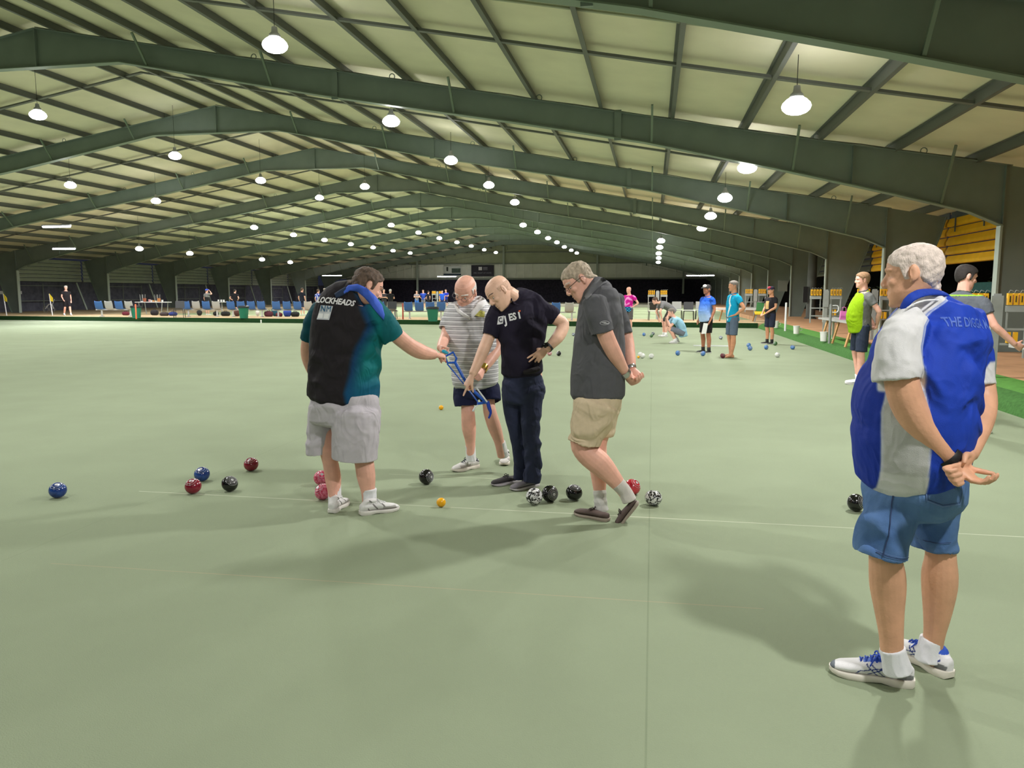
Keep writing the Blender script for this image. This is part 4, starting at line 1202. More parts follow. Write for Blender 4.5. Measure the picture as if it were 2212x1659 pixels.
# ---- 4: man walking past in grey polo and khaki shorts
def man_walking():
    Y = 5.2; base = G(1285, 1118); base = np.array((base[0], base[1], 0))
    rows = [(608, 1268, 1304, .02, .06), (620, 1260, 1315, .01, .10), (636, 1256, 1331, .0, .16), (660, 1252, 1341, .0, .20), (695, 1246, 1347, .0, .21), (735, 1240, 1350, .0, .20), (775, 1236, 1350, .0, .195), (815, 1233, 1350, .0, .19), (852, 1232, 1350, .0, .185)]
    b = V(); trunk(b, rows, Y, .80)
    f = nrm(-RV * .80 - UV * .60 - FH * .10)
    h = head(b, P(1251, 608, Y), frame(f, UV * .8 - RV * .5), 1.02)
    b.tube([P(1262, 606, Y), P(1284, 628, Y)], [.066, .080], n=18)
    limb(b, [(1290, 655, -.20, 26), (1300, 700, -.22, 23), (1313, 735, -.20, 20), (1330, 770, -.15, 16.5), (1346, 798, -.08, 12), (1355, 811, -.04, 10)], Y, hid=(.72, .8, .9))
    limb(b, [(1318, 655, .22, 24), (1345, 700, .22, 18), (1356, 735, .20, 14.5), (1361, 770, .12, 12), (1364, 795, .06, 9.5)], Y, hid=(.72, .8, .9))
    W = P(1355, 811, Y - .04); hand(b, W, P(1378, 834, Y + .02) - W, RV * .35 + FH * .7 + UV * .5, False, 1., (.75, .8, .85, .9), .03, .5, .5)
    W = P(1364, 797, Y + .06); hand(b, W, P(1382, 822, Y - .0) - W, -FH * .9 + RV * .2, True, 1., (.5, .55, .6, .65), .05, .35, .5)
    trunk(b, [(840, 1242, 1340, 0, .16), (880, 1245, 1335, 0, .16)], Y)
    limb(b, [(1285, 880, -.08, 42), (1268, 925, -.10, 32), (1256, 955, -.10, 27), (1268, 978, -.10, 26), (1296, 1002, -.09, 26), (1324, 1032, -.08, 19), (1346, 1060, -.07, 13.5), (1356, 1078, -.07, 13)], Y, hid=(.72, .8, .9))
    limb(b, [(1300, 880, .09, 38), (1297, 925, .09, 29), (1290, 960, .09, 23), (1292, 1000, .08, 20.5), (1294, 1035, .07, 16.5), (1296, 1065, .06, 13), (1298, 1098, .05, 12.5)], Y, hid=(.72, .8, .9))
    o = finish_body(b, 'pink', base, 'grey haired person in a charcoal polo and khaki shorts walking with hands clasped behind', h)
    hr = offshell('hair', o, hair_mask(h, .070, .005, -.07, burn=-.01), .008, mat('hair_silver', (176, 160, 140), rough=.75, var=.35, vscale=60, stretch=(1, 1, .4), bump=.7, bscale=160), o, .006)
    offshell('eyebrows', o, brow_mask(h), .0012, mat('brow_grey', (186, 172, 158), rough=.8), o)
    eyes(h, o, base, .004); glasses(h, o, base, mat('frame_black', (34, 32, 34), rough=.35))
    s = V(); trunk(s, rows, Y)
    sleeve_end(s, [(1284, 650, -.19, 27), (1292, 685, -.21, 27), (1301, 719, -.21, 25.5)], Y)
    sleeve_end(s, [(1322, 652, .20, 24), (1338, 690, .21, 21), (1348, 722, .20, 18)], Y)
    sh = solid('shirt', s, .0055, cloth_mat(), o, base, 2, col=flat((90, 90, 94)), disp=folds(.007, [((22, 6, 8), 0, 1), ((26, 0, -12), 1, .8), ((10, 0, 30), 2, .4)], 2.9))
    bv = bvh_of(sh); bvs = [bv, bvh_of(o), bvh_of(hr)]
    drape('collar', [(1262, 640), (1268, 626), (1279, 613), (1293, 602), (1305, 599)], [(1268, 648), (1278, 636), (1290, 624), (1302, 614), (1312, 610)], bvs, mat('collar_charcoal', (98, 98, 102), rough=.85, bump=.2, bscale=300), o, base)
    def oval(px, py, a, bb, m, nm, lift):
        n = 24; pts = [P(px, py, Y)]; fs = []
        for i in range(n):
            t = 2 * PI * i / n; pts.append(P(px + a * math.cos(t), py - .08 * a * math.cos(t) + bb * math.sin(t), Y))
        fs = [(0, 1 + i, 1 + (i + 1) % n) for i in range(n)]
        return decal(nm, pts, fs, bv, DV, m, sh, base, lift)
    oval(1295, 705, 10.5, 4.3, ink((190, 190, 192)), 'emblem', .004); oval(1295, 705, 9.2, 3.2, ink((66, 66, 70)), 'emblem_field', .006)
    oval(1293, 704.3, 5.5, .7, ink((200, 200, 202)), 'emblem_swirl', .008); oval(1297, 706, 5.5, .7, ink((200, 200, 202)), 'emblem_swirl', .008)
    q = V(); trunk(q, [(840, 1236, 1346, 0, .18), (870, 1238, 1342, 0, .185), (890, 1238, 1338, 0, .18)], Y)
    sleeve_end(q, [(1287, 880, -.07, 50), (1276, 915, -.09, 43), (1267, 940, -.10, 37.5), (1263, 956, -.10, 36)], Y)
    sleeve_end(q, [(1303, 880, .09, 38), (1302, 910, .09, 32), (1299, 940, .09, 27)], Y)
    solid('shorts', q, .0055, cloth_mat(), o, base, 2, col=flat((212, 193, 163)), disp=folds(.007, [((5, 0, 44), 0, 1), ((16, 0, 30), 1, .8)], 7.7))
    v = V(); limb(v, [(1295, 1058, .06, 14.2), (1297, 1080, .05, 14), (1299, 1103, .05, 16)], Y, capr=.1); solid('sock', v, .005, cloth_mat(), o, base, 1, col=flat((206, 206, 200)), disp=folds(.003, [((0, 0, 120), 0, 1)], 1))
    v = V(); limb(v, [(1334, 1044, -.08, 16), (1350, 1062, -.07, 15), (1360, 1082, -.07, 16)], Y, capr=.1); solid('sock', v, .005, cloth_mat(), o, base, 1, col=flat((206, 200, 194)))
    c = dict(upper=(92, 78, 74), sole=(150, 138, 124), lace=(60, 50, 46))
    a = G(1316, 1127); t = G(1229, 1108); shoe('shoe', a, a + nrm(t - a) * .285, o, base, 'slip', cols=c)
    a = P(1382, 1086, Y - .06); t = P(1337, 1142, Y - .06); shoe('shoe', a, a + nrm(t - a) * .285, o, base, 'slip', cols=c, tilt=nrm(P(1330, 1050, Y) - P(1390, 1110, Y)))
    band('wristwatch', P(1346, 800, Y - .08), P(1352, 808, Y - .05), .040, mat('watch_silver', (190, 190, 192), rough=.25, metal=.9), o, base)
    band('wristwatch', P(1362, 790, Y + .07), P(1365, 797, Y + .06), .034, mat('watch_silver', (190, 190, 192), rough=.25, metal=.9), o, base)
    return o


# ---- 5: white haired man in blue at the right
def man_blue():
    Y = 3.12; base = G(1930, 1462); base = np.array((base[0], base[1], 0))
    rows = [(640, 1962, 2028, .01, .075), (656, 1945, 2052, .01, .105), (676, 1922, 2082, .01, .135), (705, 1906, 2108, .01, .165), (745, 1896, 2118, .0, .19), (790, 1884, 2112, -.01, .21), (840, 1866, 2100, -.02, .23), (890, 1854, 2093, -.02, .24), (940, 1850, 2088, -.02, .235), (985, 1850, 2080, -.01, .225), (1014, 1856, 2076, .0, .21)]
    b = V(); trunk(b, rows, Y, .80)
    f = nrm(-RV * .80 + FH * .58 - UV * .12)
    h = head(b, P(1974, 595, Y), frame(f, UV), .96, jowl=.005)
    b.tube([P(1984, 610, Y + .01), P(1994, 650, Y + .02), P(1998, 670, Y + .02)], [.066, .068, .082], n=20)
    limb(b, [(1968, 694, -.12, 44), (1944, 750, -.20, 44), (1946, 815, -.22, 39), (1960, 868, -.22, 36), (1985, 915, -.22, 33), (2018, 955, -.22, 27), (2044, 985, -.22, 20), (2054, 997, -.22, 18)], Y, hid=(.72, .8, .9))
    limb(b, [(2085, 700, .17, 44), (2108, 760, .17, 34), (2120, 825, .14, 29), (2124, 872, .10, 27.5), (2118, 910, .0, 26.5), (2105, 950, -.09, 22), (2094, 982, -.15, 17.5)], Y, hid=(.72, .8, .9))
    # left hand, open with the palm turned up; right hand closed round the left wrist
    W = P(2058, 1000, Y - .22)
    hand(b, W, P(2110, 1042, Y - .27) - W, UV * .55 + RV * .45 - FH * .45, False, 1.0, (.42, .45, .46, .44), .05, .1, .55)
    A = P(2094, 984, Y - .16)
    b.tube([A, P(2086, 1000, Y - .20), P(2072, 1014, Y - .24)], [.030, .036, .036], [.022, .018, .015], side=nrm(UV + RV * .5), n=14, sub=3)
    for k, pts in enumerate((((2078, 1002), (2058, 1008), (2040, 1012), (2052, 1018), (2066, 1014)), ((2080, 1012), (2062, 1018), (2046, 1023), (2058, 1029), (2076, 1023)),
                             ((2084, 1020), (2068, 1028), (2052, 1033), (2064, 1040), (2079, 1034)), ((2086, 1028), (2074, 1036), (2060, 1041), (2070, 1047), (2080, 1043)))):
        d = [-.245, -.285, -.30, -.315, -.31]
        b.tube([P(p[0], p[1], Y + d[i]) for i, p in enumerate(pts)], [.0095, .0098, .0095, .0092, .0075], n=10, capr=.9, sub=2)
    b.tube([P(2094, 984, Y - .19), P(2086, 984, Y - .245), P(2083, 999, Y - .27)], [.014, .012, .0085], n=10, capr=.9, sub=3)
    trunk(b, [(1000, 1885, 2070, .0, .16), (1060, 1885, 2068, .0, .16)], Y)
    limb(b, [(1925, 1080, -.06, 55), (1913, 1150, -.07, 42), (1912, 1200, -.07, 36.5), (1916, 1235, -.06, 36.5), (1918, 1270, -.05, 36.5), (1921, 1320, -.05, 30), (1925, 1370, -.05, 25), (1927, 1405, -.05, 24), (1934, 1445, -.05, 25)], Y, hid=(.72, .8, .9))
    limb(b, [(2032, 1080, .10, 45), (2032, 1150, .10, 37), (2032, 1200, .10, 34), (2030, 1235, .11, 35.5), (2029, 1270, .12, 35), (2025, 1320, .13, 28.5), (2019, 1365, .14, 22), (2014, 1395, .15, 21), (2008, 1425, .15, 21)], Y, hid=(.72, .8, .9))
    def elbow(co, no):
        for (px, py, dz) in ((1972, 890, -.40),):
            c = P(px, py, Y + dz); q = np.exp(-(((co - c) / .045) ** 2).sum(1)); co = co - no * (.004 * q * np.sin((co - c) @ UV * 420))[:, None]
        return co
    o = finish_body(b, 'mid', base, 'white haired person in a blue and white polo and denim shorts, hands clasped behind', h, .0042, elbow)
    offshell('hair', o, hair_mask(h, .060, .0, -.072, burn=-.02), .0034, mat('hair_white_crop', (222, 206, 196), rough=.75, var=.16, vscale=70, stretch=(1, 1, .4), bump=.5, bscale=220), o, .0035)
    eyes(h, o, base, 0, .005)
    s = V(); trunk(s, rows, Y)
    sleeve_end(s, [(1972, 694, -.12, 40), (1943, 738, -.19, 49), (1936, 785, -.21, 49.5), (1938, 822, -.22, 48.5)], Y)
    sleeve_end(s, [(2080, 690, .15, 46), (2100, 745, .16, 38), (2110, 795, .15, 34), (2116, 834, .13, 32)], Y)
    X = lambda px, py, dz=0: float(P(px, py, Y + dz)[0]); Z = lambda py, px=2000, dz=0: float(P(px, py, Y + dz)[2])
    def col(co):
        x, y, z = co[:, 0], co[:, 1], co[:, 2]
        blue = np.array((33, 66, 178.)); deep = np.array((28, 55, 160.)); wh = np.array((218, 217, 218.)); gr = np.array((190, 190, 188.))
        out = np.tile(blue, (len(co), 1))
        ramp = lambda d, w=.009: np.clip(d / w + .5, 0, 1)
        def put(m, c):
            nonlocal out
            out = out * (1 - m)[:, None] + c * m[:, None]
        ax = [P(1972, 694, Y - .12), P(1943, 738, Y - .19), P(1936, 785, Y - .21), P(1938, 824, Y - .22)]; rr = [44, 49, 49.5, 48.5]
        near = ramp(Y + .03 - y, .02)
        ds = np.full(len(co), 9.)
        for a, b2, r in zip(ax[:-1], ax[1:], rr):
            t = np.clip((co - a) @ (b2 - a) / ((b2 - a) @ (b2 - a)), 0, 1); ds = np.minimum(ds, np.linalg.norm(co - a - t[:, None] * (b2 - a), axis=1) - r / 545.)
        sleeve = ramp(.001 - ds, .010) * ramp(z - Z(837), .010)
        # grey side panel with white piping, below the arm
        e1 = np.interp(z, [Z(1015), Z(940), Z(880), Z(820), Z(760)], [X(1878, 1015), X(1876, 940), X(1876, 880), X(1888, 820), X(1910, 760)])
        e2 = np.interp(z, [Z(1020), Z(900), Z(820), Z(760)], [X(1959, 1020), X(1959, 900), X(1952, 820), X(1945, 760)])
        nt_ = near * ramp(Z(770) - z, .02) * (1 - sleeve)
        put(nt_ * ramp(e1 - x), deep); put(nt_ * ramp(x - e1) * ramp(e2 - x), gr)
        put(nt_ * ramp(x - e1 + .003) * ramp(e2 + .004 - x) * ramp(Z(1003) - z), wh)
        put(nt_ * np.maximum(ramp(.003 - np.abs(x - e1), .007), ramp(.0025 - np.abs(x - e2), .007)), wh)
        # white raglan sleeve on the near side
        sx = np.interp(z, [Z(835), Z(822), Z(805), Z(775), Z(740), Z(700), Z(672), Z(655), Z(640)], [X(1994, 830), X(1984, 820), X(1964, 803), X(1947, 774), X(1944, 738), X(1958, 700), X(1986, 672), X(2012, 655), X(2035, 642)])
        zone = np.maximum(sleeve, ramp(z - Z(712), .02) * ramp(Y + .02 - y, .03))
        put(zone * ramp(sx - x), wh); put(zone * ramp(.003 - np.abs(x - sx - .006), .007), np.array((214, 218, 236.)))
        # far sleeve: white cuff
        lx = X(2092, 832, .13); put(((x > lx) & (y > Y)).astype(float) * (z > Z(852)) * ramp(Z(826, 2100, .13) + np.interp(x, [lx, X(2128, 800, .13)], [.0, .085]) - z), wh)
        return out
    sh = solid('shirt', s, .0048, cloth_mat('polo_cloth', .7), o, base, 2, col=col, disp=folds(.0085, [((26, 4, 10), 0, .9), ((16, 0, 32), 1, .9), ((-18, 3, 30), 2, .7)], 9.4))
    bv = bvh_of(sh)
    def put(txt, px, py, hpx, ang, m, wide=1.0):
        c = P(px, py, Y); k = 1 / ppm(c); vs, fs = text_mesh(txt, 1.0, 0, .02, .1); ca, sa = math.cos(ang), math.sin(ang); pts = []
        for (x, y, _) in vs:
            x, y = x * hpx * wide, y * hpx; pts.append(c + (RV * (x * ca - y * sa) + UV * (x * sa + y * ca)) * k)
        return decal('lettering', pts, fs, bv, DV, m, sh, base, .0016)
    put('THE DIGGA M', 2050, 704, 29, -.03, ink((78, 108, 196)), .62)
    cv = V(); cv.tube([P(1950, 668, Y - .14), P(1966, 645, Y - .15), P(1995, 632, Y - .12), P(2030, 632, Y - .03), P(2044, 640, Y + .05), P(2020, 640, Y + .12), P(1975, 645, Y + .10)], [.016, .020, .024, .024, .020, .018, .016], [.008] * 7, side=UV, n=14, sub=4)
    cv2 = V(); cv2.tube([P(1946, 680, Y - .155), P(1968, 660, Y - .17), P(2000, 649, Y - .15), P(2035, 650, Y - .06), P(2055, 662, Y + .02)], .0045, n=8, sub=4)
    k = solid('collar', cv, .005, cloth_mat('polo_cloth', .7), o, base, 2, col=flat((34, 66, 170)))
    solid('collar_trim', cv2, .004, cloth_mat(), k, base, 1, col=flat((236, 236, 238)))
    # denim shorts
    q = V(); trunk(q, [(1000, 1880, 2074, .0, .19), (1030, 1876, 2075, .0, .20), (1065, 1870, 2074, .0, .195), (1090, 1874, 2064, .0, .165)], Y)
    sleeve_end(q, [(1931, 1085, -.05, 60), (1916, 1130, -.07, 55), (1908, 1168, -.08, 53.5), (1903, 1197, -.08, 55)], Y)
    sleeve_end(q, [(2030, 1085, .08, 46), (2022, 1130, .10, 48), (2016, 1160, .11, 48.5), (2014, 1182, .11, 49)], Y)
    dn = denim_mat()
    sho = solid('shorts', q, .0048, dn, o, base, 2, disp=folds(.007, [((22, 0, 14), 0, 1), ((-20, 0, 26), 1, .9), ((4, 0, 34), 2, .5)], 3.3))
    bq = bvh_of(sho)
    def strip(pts, w, m, nm, lift=.004):
        pts = [np.array(p, float) for p in pts]; vs = []; fs = []; d = []
        for a, c in zip(pts[:-1], pts[1:]):
            n = max(2, int(np.linalg.norm(c - a) / 6))
            for i in range(n): d.append(a + (c - a) * i / n)
        d.append(pts[-1])
        for i, p in enumerate(d):
            t = d[min(i + 1, len(d) - 1)] - d[max(i - 1, 0)]; t /= np.linalg.norm(t); nn = np.array((-t[1], t[0])) * w / 2
            for g in (-1, 1): vs.append(P(p[0] + g * nn[0], p[1] + g * nn[1], Y))
        for i in range(len(d) - 1): fs.append((2 * i, 2 * i + 1, 2 * i + 3, 2 * i + 2))
        return decal(nm, vs, fs, bq, DV, m, sho, base, lift)
    st = ink((104, 132, 182)); dk = ink((44, 62, 104))
    strip([(1940, 1026), (1938, 1064), (1972, 1077), (2019, 1074), (2024, 1050), (2021, 1030)], 2.0, st, 'pocket_seam')
    strip([(1943, 1026), (1941.5, 1062), (1973, 1073), (2016, 1070.5)], 1.0, dk, 'pocket_seam')
    strip([(1893, 1025), (1882, 1090), (1868, 1150), (1860, 1182)], 2.0, dk, 'side_seam')
    strip([(1849, 1172), (1870, 1180), (1905, 1188), (1952, 1191)], 1.6, dk, 'hem_seam'); strip([(1850, 1168), (1870, 1176), (1905, 1184), (1953, 1187)], 1.0, st, 'hem_seam')
    strip([(1968, 1160), (2000, 1170), (2030, 1175), (2060, 1174)], 1.6, dk, 'hem_seam')
    for pts in ([(1927, 1400, -.05, 27), (1932, 1420, -.05, 27), (1940, 1450, -.05, 31)], [(2013, 1380, .15, 24), (2008, 1398, .15, 24), (2006, 1425, .15, 28)]):
        v = V(); limb(v, pts, Y, capr=.1); solid('sock', v, .005, cloth_mat(), o, base, 1, col=flat((236, 236, 242)))
    def pt(l, out):
        x, y, z = l[:, 0], l[:, 1], l[:, 2]; side = np.abs(x) > .018
        blue = np.array((46, 62, 136.)); gr = np.array((128, 130, 134.))
        def line(y0, z0, y1, z1, w):
            d = np.array((y1 - y0, z1 - z0)) * np.array((.31, 1)); L = np.linalg.norm(d); d /= L; py = (y - y0) * .31; pz = z - z0
            t = py * d[0] + pz * d[1]; q = np.abs(py * d[1] - pz * d[0]); return side & (t > 0) & (t < L) & (q < w)
        for s in (line(.56, .070, .42, .026, .0022), line(.50, .072, .34, .026, .0022), line(.34, .066, .52, .052, .0022), line(.52, .052, .64, .044, .0022), line(.64, .044, .68, .026, .0025), line(.34, .066, .55, .030, .0022)): out[s] = blue
        out[line(.28, .030, .10, .068, .0035)] = blue
        g = side & (((y - .10) / .11) ** 2 + ((z - .036) / .020) ** 2 < 1) & (z < .056); out[g] = gr
        g = (y > .93) & (z < .045); out[g] = (110, 118, 128)
        g = (z > .088) & (y < .30); out[g] = (56, 92, 196)
        g = (np.abs(x) < .022) & (y > .36) & (y < .60) & (z > .055); out[g] = (92, 124, 208)
        g = (z > .083) & (y < .45) & (y > .30); out[g] = (52, 86, 190)
    c = dict(upper=(234, 233, 236), paint=pt, sole=(228, 222, 210), lace=(46, 84, 192))
    a = G(1976, 1484); t = G(1791, 1449); shoe('shoe', a, a + nrm(t - a) * .315, o, base, cols=c, vox=.0036)
    a = G(2055, 1468); t = G(1947, 1411); shoe('shoe', a, a + nrm(t - a) * .315, o, base, cols=c, vox=.0036)
    band('wristband', P(2044, 984, Y - .22), P(2056, 996, Y - .22), .0445, mat('band_black', (22, 21, 23), rough=.55), o, base)
    return o


def denim_mat():
    return mat('denim', (64, 98, 152), rough=.85, var=.30, vscale=7, col2=(112, 146, 192), bump=.3, bscale=420, spec=.2, crease=.6)


men = [man_teal(), man_striped(), man_navy(), man_walking(), man_blue()]
# ------------------------------------------------------------------ people further off
STAND = dict(anL=(-.11, 0, .08), anR=(.11, 0, .08), knL=(-.11, .02, .49), knR=(.11, .02, .49), hpL=(-.095, 0, .90), hpR=(.095, 0, .90), pel=(0, 0, .93), wst=(0, .02, 1.08), chs=(0, .01, 1.28), nck=(0, -.015, 1.46), hd=(0, .015, 1.635),
             shL=(-.185, -.01, 1.40), shR=(.185, -.01, 1.40), elL=(-.245, -.04, 1.12), elR=(.245, -.04, 1.12), wrL=(-.235, .05, .88), wrR=(.235, .05, .88), haL=(-.22, .09, .80), haR=(.22, .09, .80), toL=(-.15, .2, 0), toR=(.15, .2, 0), hf=(0, 1, -.05))
ARMS = dict(
    hipR=dict(elR=(.36, -.10, 1.14), wrR=(.20, .02, .99), haR=(.13, .08, .96)), hipL=dict(elL=(-.36, -.10, 1.14), wrL=(-.20, .02, .99), haL=(-.13, .08, .96)),
    behR=dict(elR=(.27, -.16, 1.15), wrR=(.06, -.22, .94), haR=(-.02, -.23, .88)), behL=dict(elL=(-.27, -.16, 1.15), wrL=(-.06, -.22, .94), haL=(.02, -.23, .88)),
    crosR=dict(elR=(.25, .06, 1.14), wrR=(.02, .22, 1.17), haR=(-.07, .23, 1.18)), crosL=dict(elL=(-.25, .06, 1.14), wrL=(-.02, .25, 1.15), haL=(.07, .24, 1.16)),
    frnR=dict(elR=(.24, .02, 1.13), wrR=(.08, .24, .95), haR=(.04, .30, .90)), frnL=dict(elL=(-.24, .02, 1.13), wrL=(-.08, .24, .95), haL=(-.04, .30, .90)),
    upR=dict(elR=(.32, .16, 1.42), wrR=(.14, .16, 1.62), haR=(.08, .14, 1.68)), upL=dict(elL=(-.32, .16, 1.42), wrL=(-.14, .16, 1.62), haL=(-.08, .14, 1.68)))


def figure(base, heading, h, label, shirt, bottom, skin='pink', hair='grey', arms=(), J=None, vox=.013, short=True, belly=.0, cap=None, socks=None, shoes=(230, 230, 230), collar=None, stripe=None, group='players in the distance', wide=1.0, sl=.55, bare=False, sleeve=None):
    j = dict(STAND)
    for a in arms: j.update(ARMS[a])
    if J: j.update(J)
    k = h / 1.75; f = nrm(np.array(heading + (0,), float)); R = frame(f); base = np.array(base, float)
    W = {n: base + R @ (np.array(p) * k) for n, p in j.items() if n != 'hf'}
    hf = R @ np.array(j['hf'], float)
    b = V(); r = R[:, 0]
    up = nrm(W['hd'] - W['nck']); hu = nrm(up + np.array((0, 0, .6)))
    hh = head(b, W['hd'], frame(hf, hu), 1.0 * k, fine=False)
    b.tube([W['hd'] - R @ np.array((0, .02, .04)) * k, W['nck']], [.056 * k, .068 * k], n=12)
    w2 = wide * k
    spine = [W['pel'] - nrm(W['wst'] - W['pel']) * .06 * k, W['pel'], W['wst'] + f * belly * .5, W['chs'], W['nck'] - up * .04 * k, W['nck'] + up * .0]
    sa = [.155, .17, .165, .185, .165, .075]; sb = [.115, .12, .125 + belly, .125 + belly * .3, .085, .065]
    b.tube(spine, [a * w2 * .9 for a in sa], [a * w2 * .9 for a in sb], side=r, n=20, sub=2)
    hands = []
    for s in 'LR':
        b.tube([W['sh' + s], (W['sh' + s] + W['el' + s]) / 2, W['el' + s], (W['el' + s] * .6 + W['wr' + s] * .4), W['wr' + s]], [.050 * k, .047 * k, .040 * k, .038 * k, .027 * k], n=10, sub=2)
        hd_ = W['ha' + s] - W['wr' + s]; d = nrm(hd_)
        nn = nrm(np.cross(d, (0.3, .2, .9)))
        if vox < .012: hand(b, W['wr' + s], d, R @ np.array((-.6 if s == 'R' else .6, .3, .1)), s == 'R', .98 * k, (.35, .4, .45, .5))
        else:
            b.tube([W['wr' + s], W['wr' + s] + d * .06, W['wr' + s] + d * .12, W['wr' + s] + d * .17], [.026 * k, .04 * k, .038 * k, .020 * k], [.022 * k, .022 * k, .02 * k, .015 * k], n=8)
            b.tube([W['wr' + s] + d * .04, W['wr' + s] + d * .09 + nn * .045], [.014 * k, .011 * k], n=6)
        b.tube([W['hp' + s], W['kn' + s] * .5 + W['hp' + s] * .5, W['kn' + s], W['kn' + s] * .65 + W['an' + s] * .35 - f * .015 * k, W['an' + s] * .85 + W['kn' + s] * .15, W['an' + s]], [.082 * k, .075 * k, .058 * k, .060 * k, .042 * k, .040 * k], n=12, sub=2)
        if bare: b.tube([W['an' + s] - f * .06 - np.array((0, 0, .045)), W['an' + s] + f * .03 - np.array((0, 0, .03)), W['to' + s] * .8 + W['an' + s] * .2 * np.array((1, 1, 0)) + np.array((0, 0, .025)), W['to' + s] + np.array((0, 0, .015))], [.030, .036, .045, .035], [.034, .045, .025, .014], side=r, n=12, sub=2)
    o = solid('person', b, vox, skin_mat(skin), None, base, 2, disp=head_dents(hh)); o.location = base; tag(o, label, 'person', group)
    HC_ = dict(grey=(128, 120, 114), white=(222, 214, 206), brown=(84, 64, 50), dark=(44, 38, 36), sandy=(150, 118, 88), bald=None)
    if cap:
        offshell('hair', o, hair_mask(hh, .05, 0, -.06, top=.5), .008 * k, mat('hair_grey', (128, 120, 114), rough=.8, var=.3, vscale=60), o)
        c = offshell('cap', o, lambda co: np.where(hair_mask(hh, .055, .035, .02, ear=False, burn=.035)(co) > -.5, 1.0, -2), .014 * k, mat('cap_%s' % str(cap[0]), cap[0], rough=.8), o)
        v = V(); L = lambda x, y, z: hh['c'] + hh['R'] @ (np.array((x, y, z)) * k)
        v.tube([L(0, .085, .058), L(0, .13, .055), L(0, .175, .040)], [.072 * k, .066 * k, .03 * k], [.008 * k, .007 * k, .005 * k], side=hh['R'][:, 0], n=14, sub=2)
        v.build('visor', mat('cap_%s' % str(cap[1]), cap[1], rough=.8), c, base, smooth=True)
        if len(cap) > 2:
            v = V(); v.ell(L(0, .060, .086), (.060 * k, .062 * k, .050 * k), hh['R'], 12, 8); v.build('front_panel', mat('cap_%s' % str(cap[2]), cap[2], rough=.8), c, base, smooth=True)
    elif HC_[hair] is not None:
        offshell('hair', o, hair_mask(hh, .070, .0, -.075), .014 * k, mat('hair_' + hair, HC_[hair], rough=.8, var=.3, vscale=60), o)
    else:
        offshell('hair', o, hair_mask(hh, .2, 0, -.06, top=.35), .004 * k, mat('hair_grey', (128, 120, 114), rough=.8, var=.3, vscale=60), o)
    # shirt
    s_ = V()
    g = 1.07
    s_.tube([spine[0] - nrm(W['wst'] - W['pel']) * .03 * k + f * belly * .45, spine[1] + f * belly * .5] + spine[2:5] + [spine[5] - up * .012 * k], [.178 * w2] + [a * w2 * g for a in sa[1:5]] + [.078 * k], [.136 * w2 + belly * .75, .134 * w2 + belly * .85] + [a * w2 * g for a in sb[2:5]] + [.07 * k], side=r, n=24, sub=3, capr=.15)
    for s in 'LR':
        e = W['sh' + s] * (1 - sl) + W['el' + s] * sl
        s_.tube([W['sh' + s] - (W['sh' + s] - W['chs']) * .15, W['sh' + s] * .75 + e * .25, e], [.070 * k, .074 * k, .066 * k], n=14, sub=2, capr=.15)
    inv = lambda co: (co - base) @ R / k
    colf = (lambda co: shirt(inv(co))) if callable(shirt) else flat(shirt)
    sh = solid('shirt', s_, vox, cloth_mat(), o, base, 1, col=colf, disp=folds(.0045, [((14, 9, 26), 0, 1), ((-20, 12, 22), 1, .8)], base[0] * 1.7))
    if collar:
        v = V(); c0 = W['nck']; v.tube([c0 + f * .07 * k - up * .01, c0 + r * .068 * k + up * .01, c0 - f * .06 * k + up * .03, c0 - r * .068 * k + up * .01, c0 + f * .07 * k - up * .01], [.016 * k] * 5, n=8, sub=3, capr=.2)
        v.build('collar', mat('collar_%s' % str(collar), collar, rough=.85), o, base, smooth=True)
    # shorts or trousers
    q = V(); q.tube([W['wst'] * .3 + W['pel'] * .7, W['pel'], W['pel'] * 2 - (W['wst'] * .45 + W['pel'] * .55)], [.168 * w2, .178 * w2, .15 * w2], [.13 * w2, .135 * w2, .12 * w2], side=r, n=20, sub=2, capr=.3)
    for s in 'LR':
        e = W['kn' + s] * .92 + W['hp' + s] * .08 if short else W['an' + s]
        q.tube([W['hp' + s] + (W['hp' + s] - W['kn' + s]) * .06, (W['hp' + s] + e) / 2, e], [.10 * k, .096 * k, (.09 if short else .062) * k], n=14, sub=2, capr=.05)
    bf = (lambda co: bottom(inv(co))) if callable(bottom) else flat(bottom)
    solid('shorts' if short else 'trousers', q, vox, cloth_mat(), o, base, 1, col=bf, disp=folds(.006, [((18, 9, 20), 0, 1)], 2))
    for s in 'LR':
        if bare: continue
        if socks:
            v = V(); a = W['an' + s]; v.tube([a - np.array((0, 0, .03)), a, a + nrm(W['kn' + s] - a) * .07 * k], [.046 * k, .047 * k, .048 * k], n=10, capr=.1); v.build('sock', mat('sock_%s' % str(socks), socks, rough=.9), o, base, smooth=True)
        t = W['to' + s].copy(); a = W['an' + s]; d = t - a; d[2] = 0; d = nrm(d); zf = a[2] - .08 * k
        hl = np.array((a[0], a[1], max(base[2], zf))) - d * .075 * k; shoe('shoe', hl, hl + d * .285 * k, o, base, 'slip', cols=dict(upper=shoes, sole=(214, 212, 208)), vox=max(.008, vox * .8), it=1, ln=.285 * k)
    return o


def halves(a, b, e=0.0, ax=0): return lambda l: np.where((l[:, ax:ax + 1] < e), np.array(a, float), np.array(b, float))


def splash(a, b, sc=9, th=.0, seed=1):
    def f(l):
        n = np.array([nz(p, sc, seed) for p in l]); return np.where((n > th)[:, None], np.array(b, float), np.array(a, float))
    return f


def grad(a, b, z0, z1):
    return lambda l: np.array(a, float) + (np.array(b, float) - np.array(a, float)) * np.clip((l[:, 2:3] - z0) / (z1 - z0), 0, 1)


LEFT = (-1.0, .0)
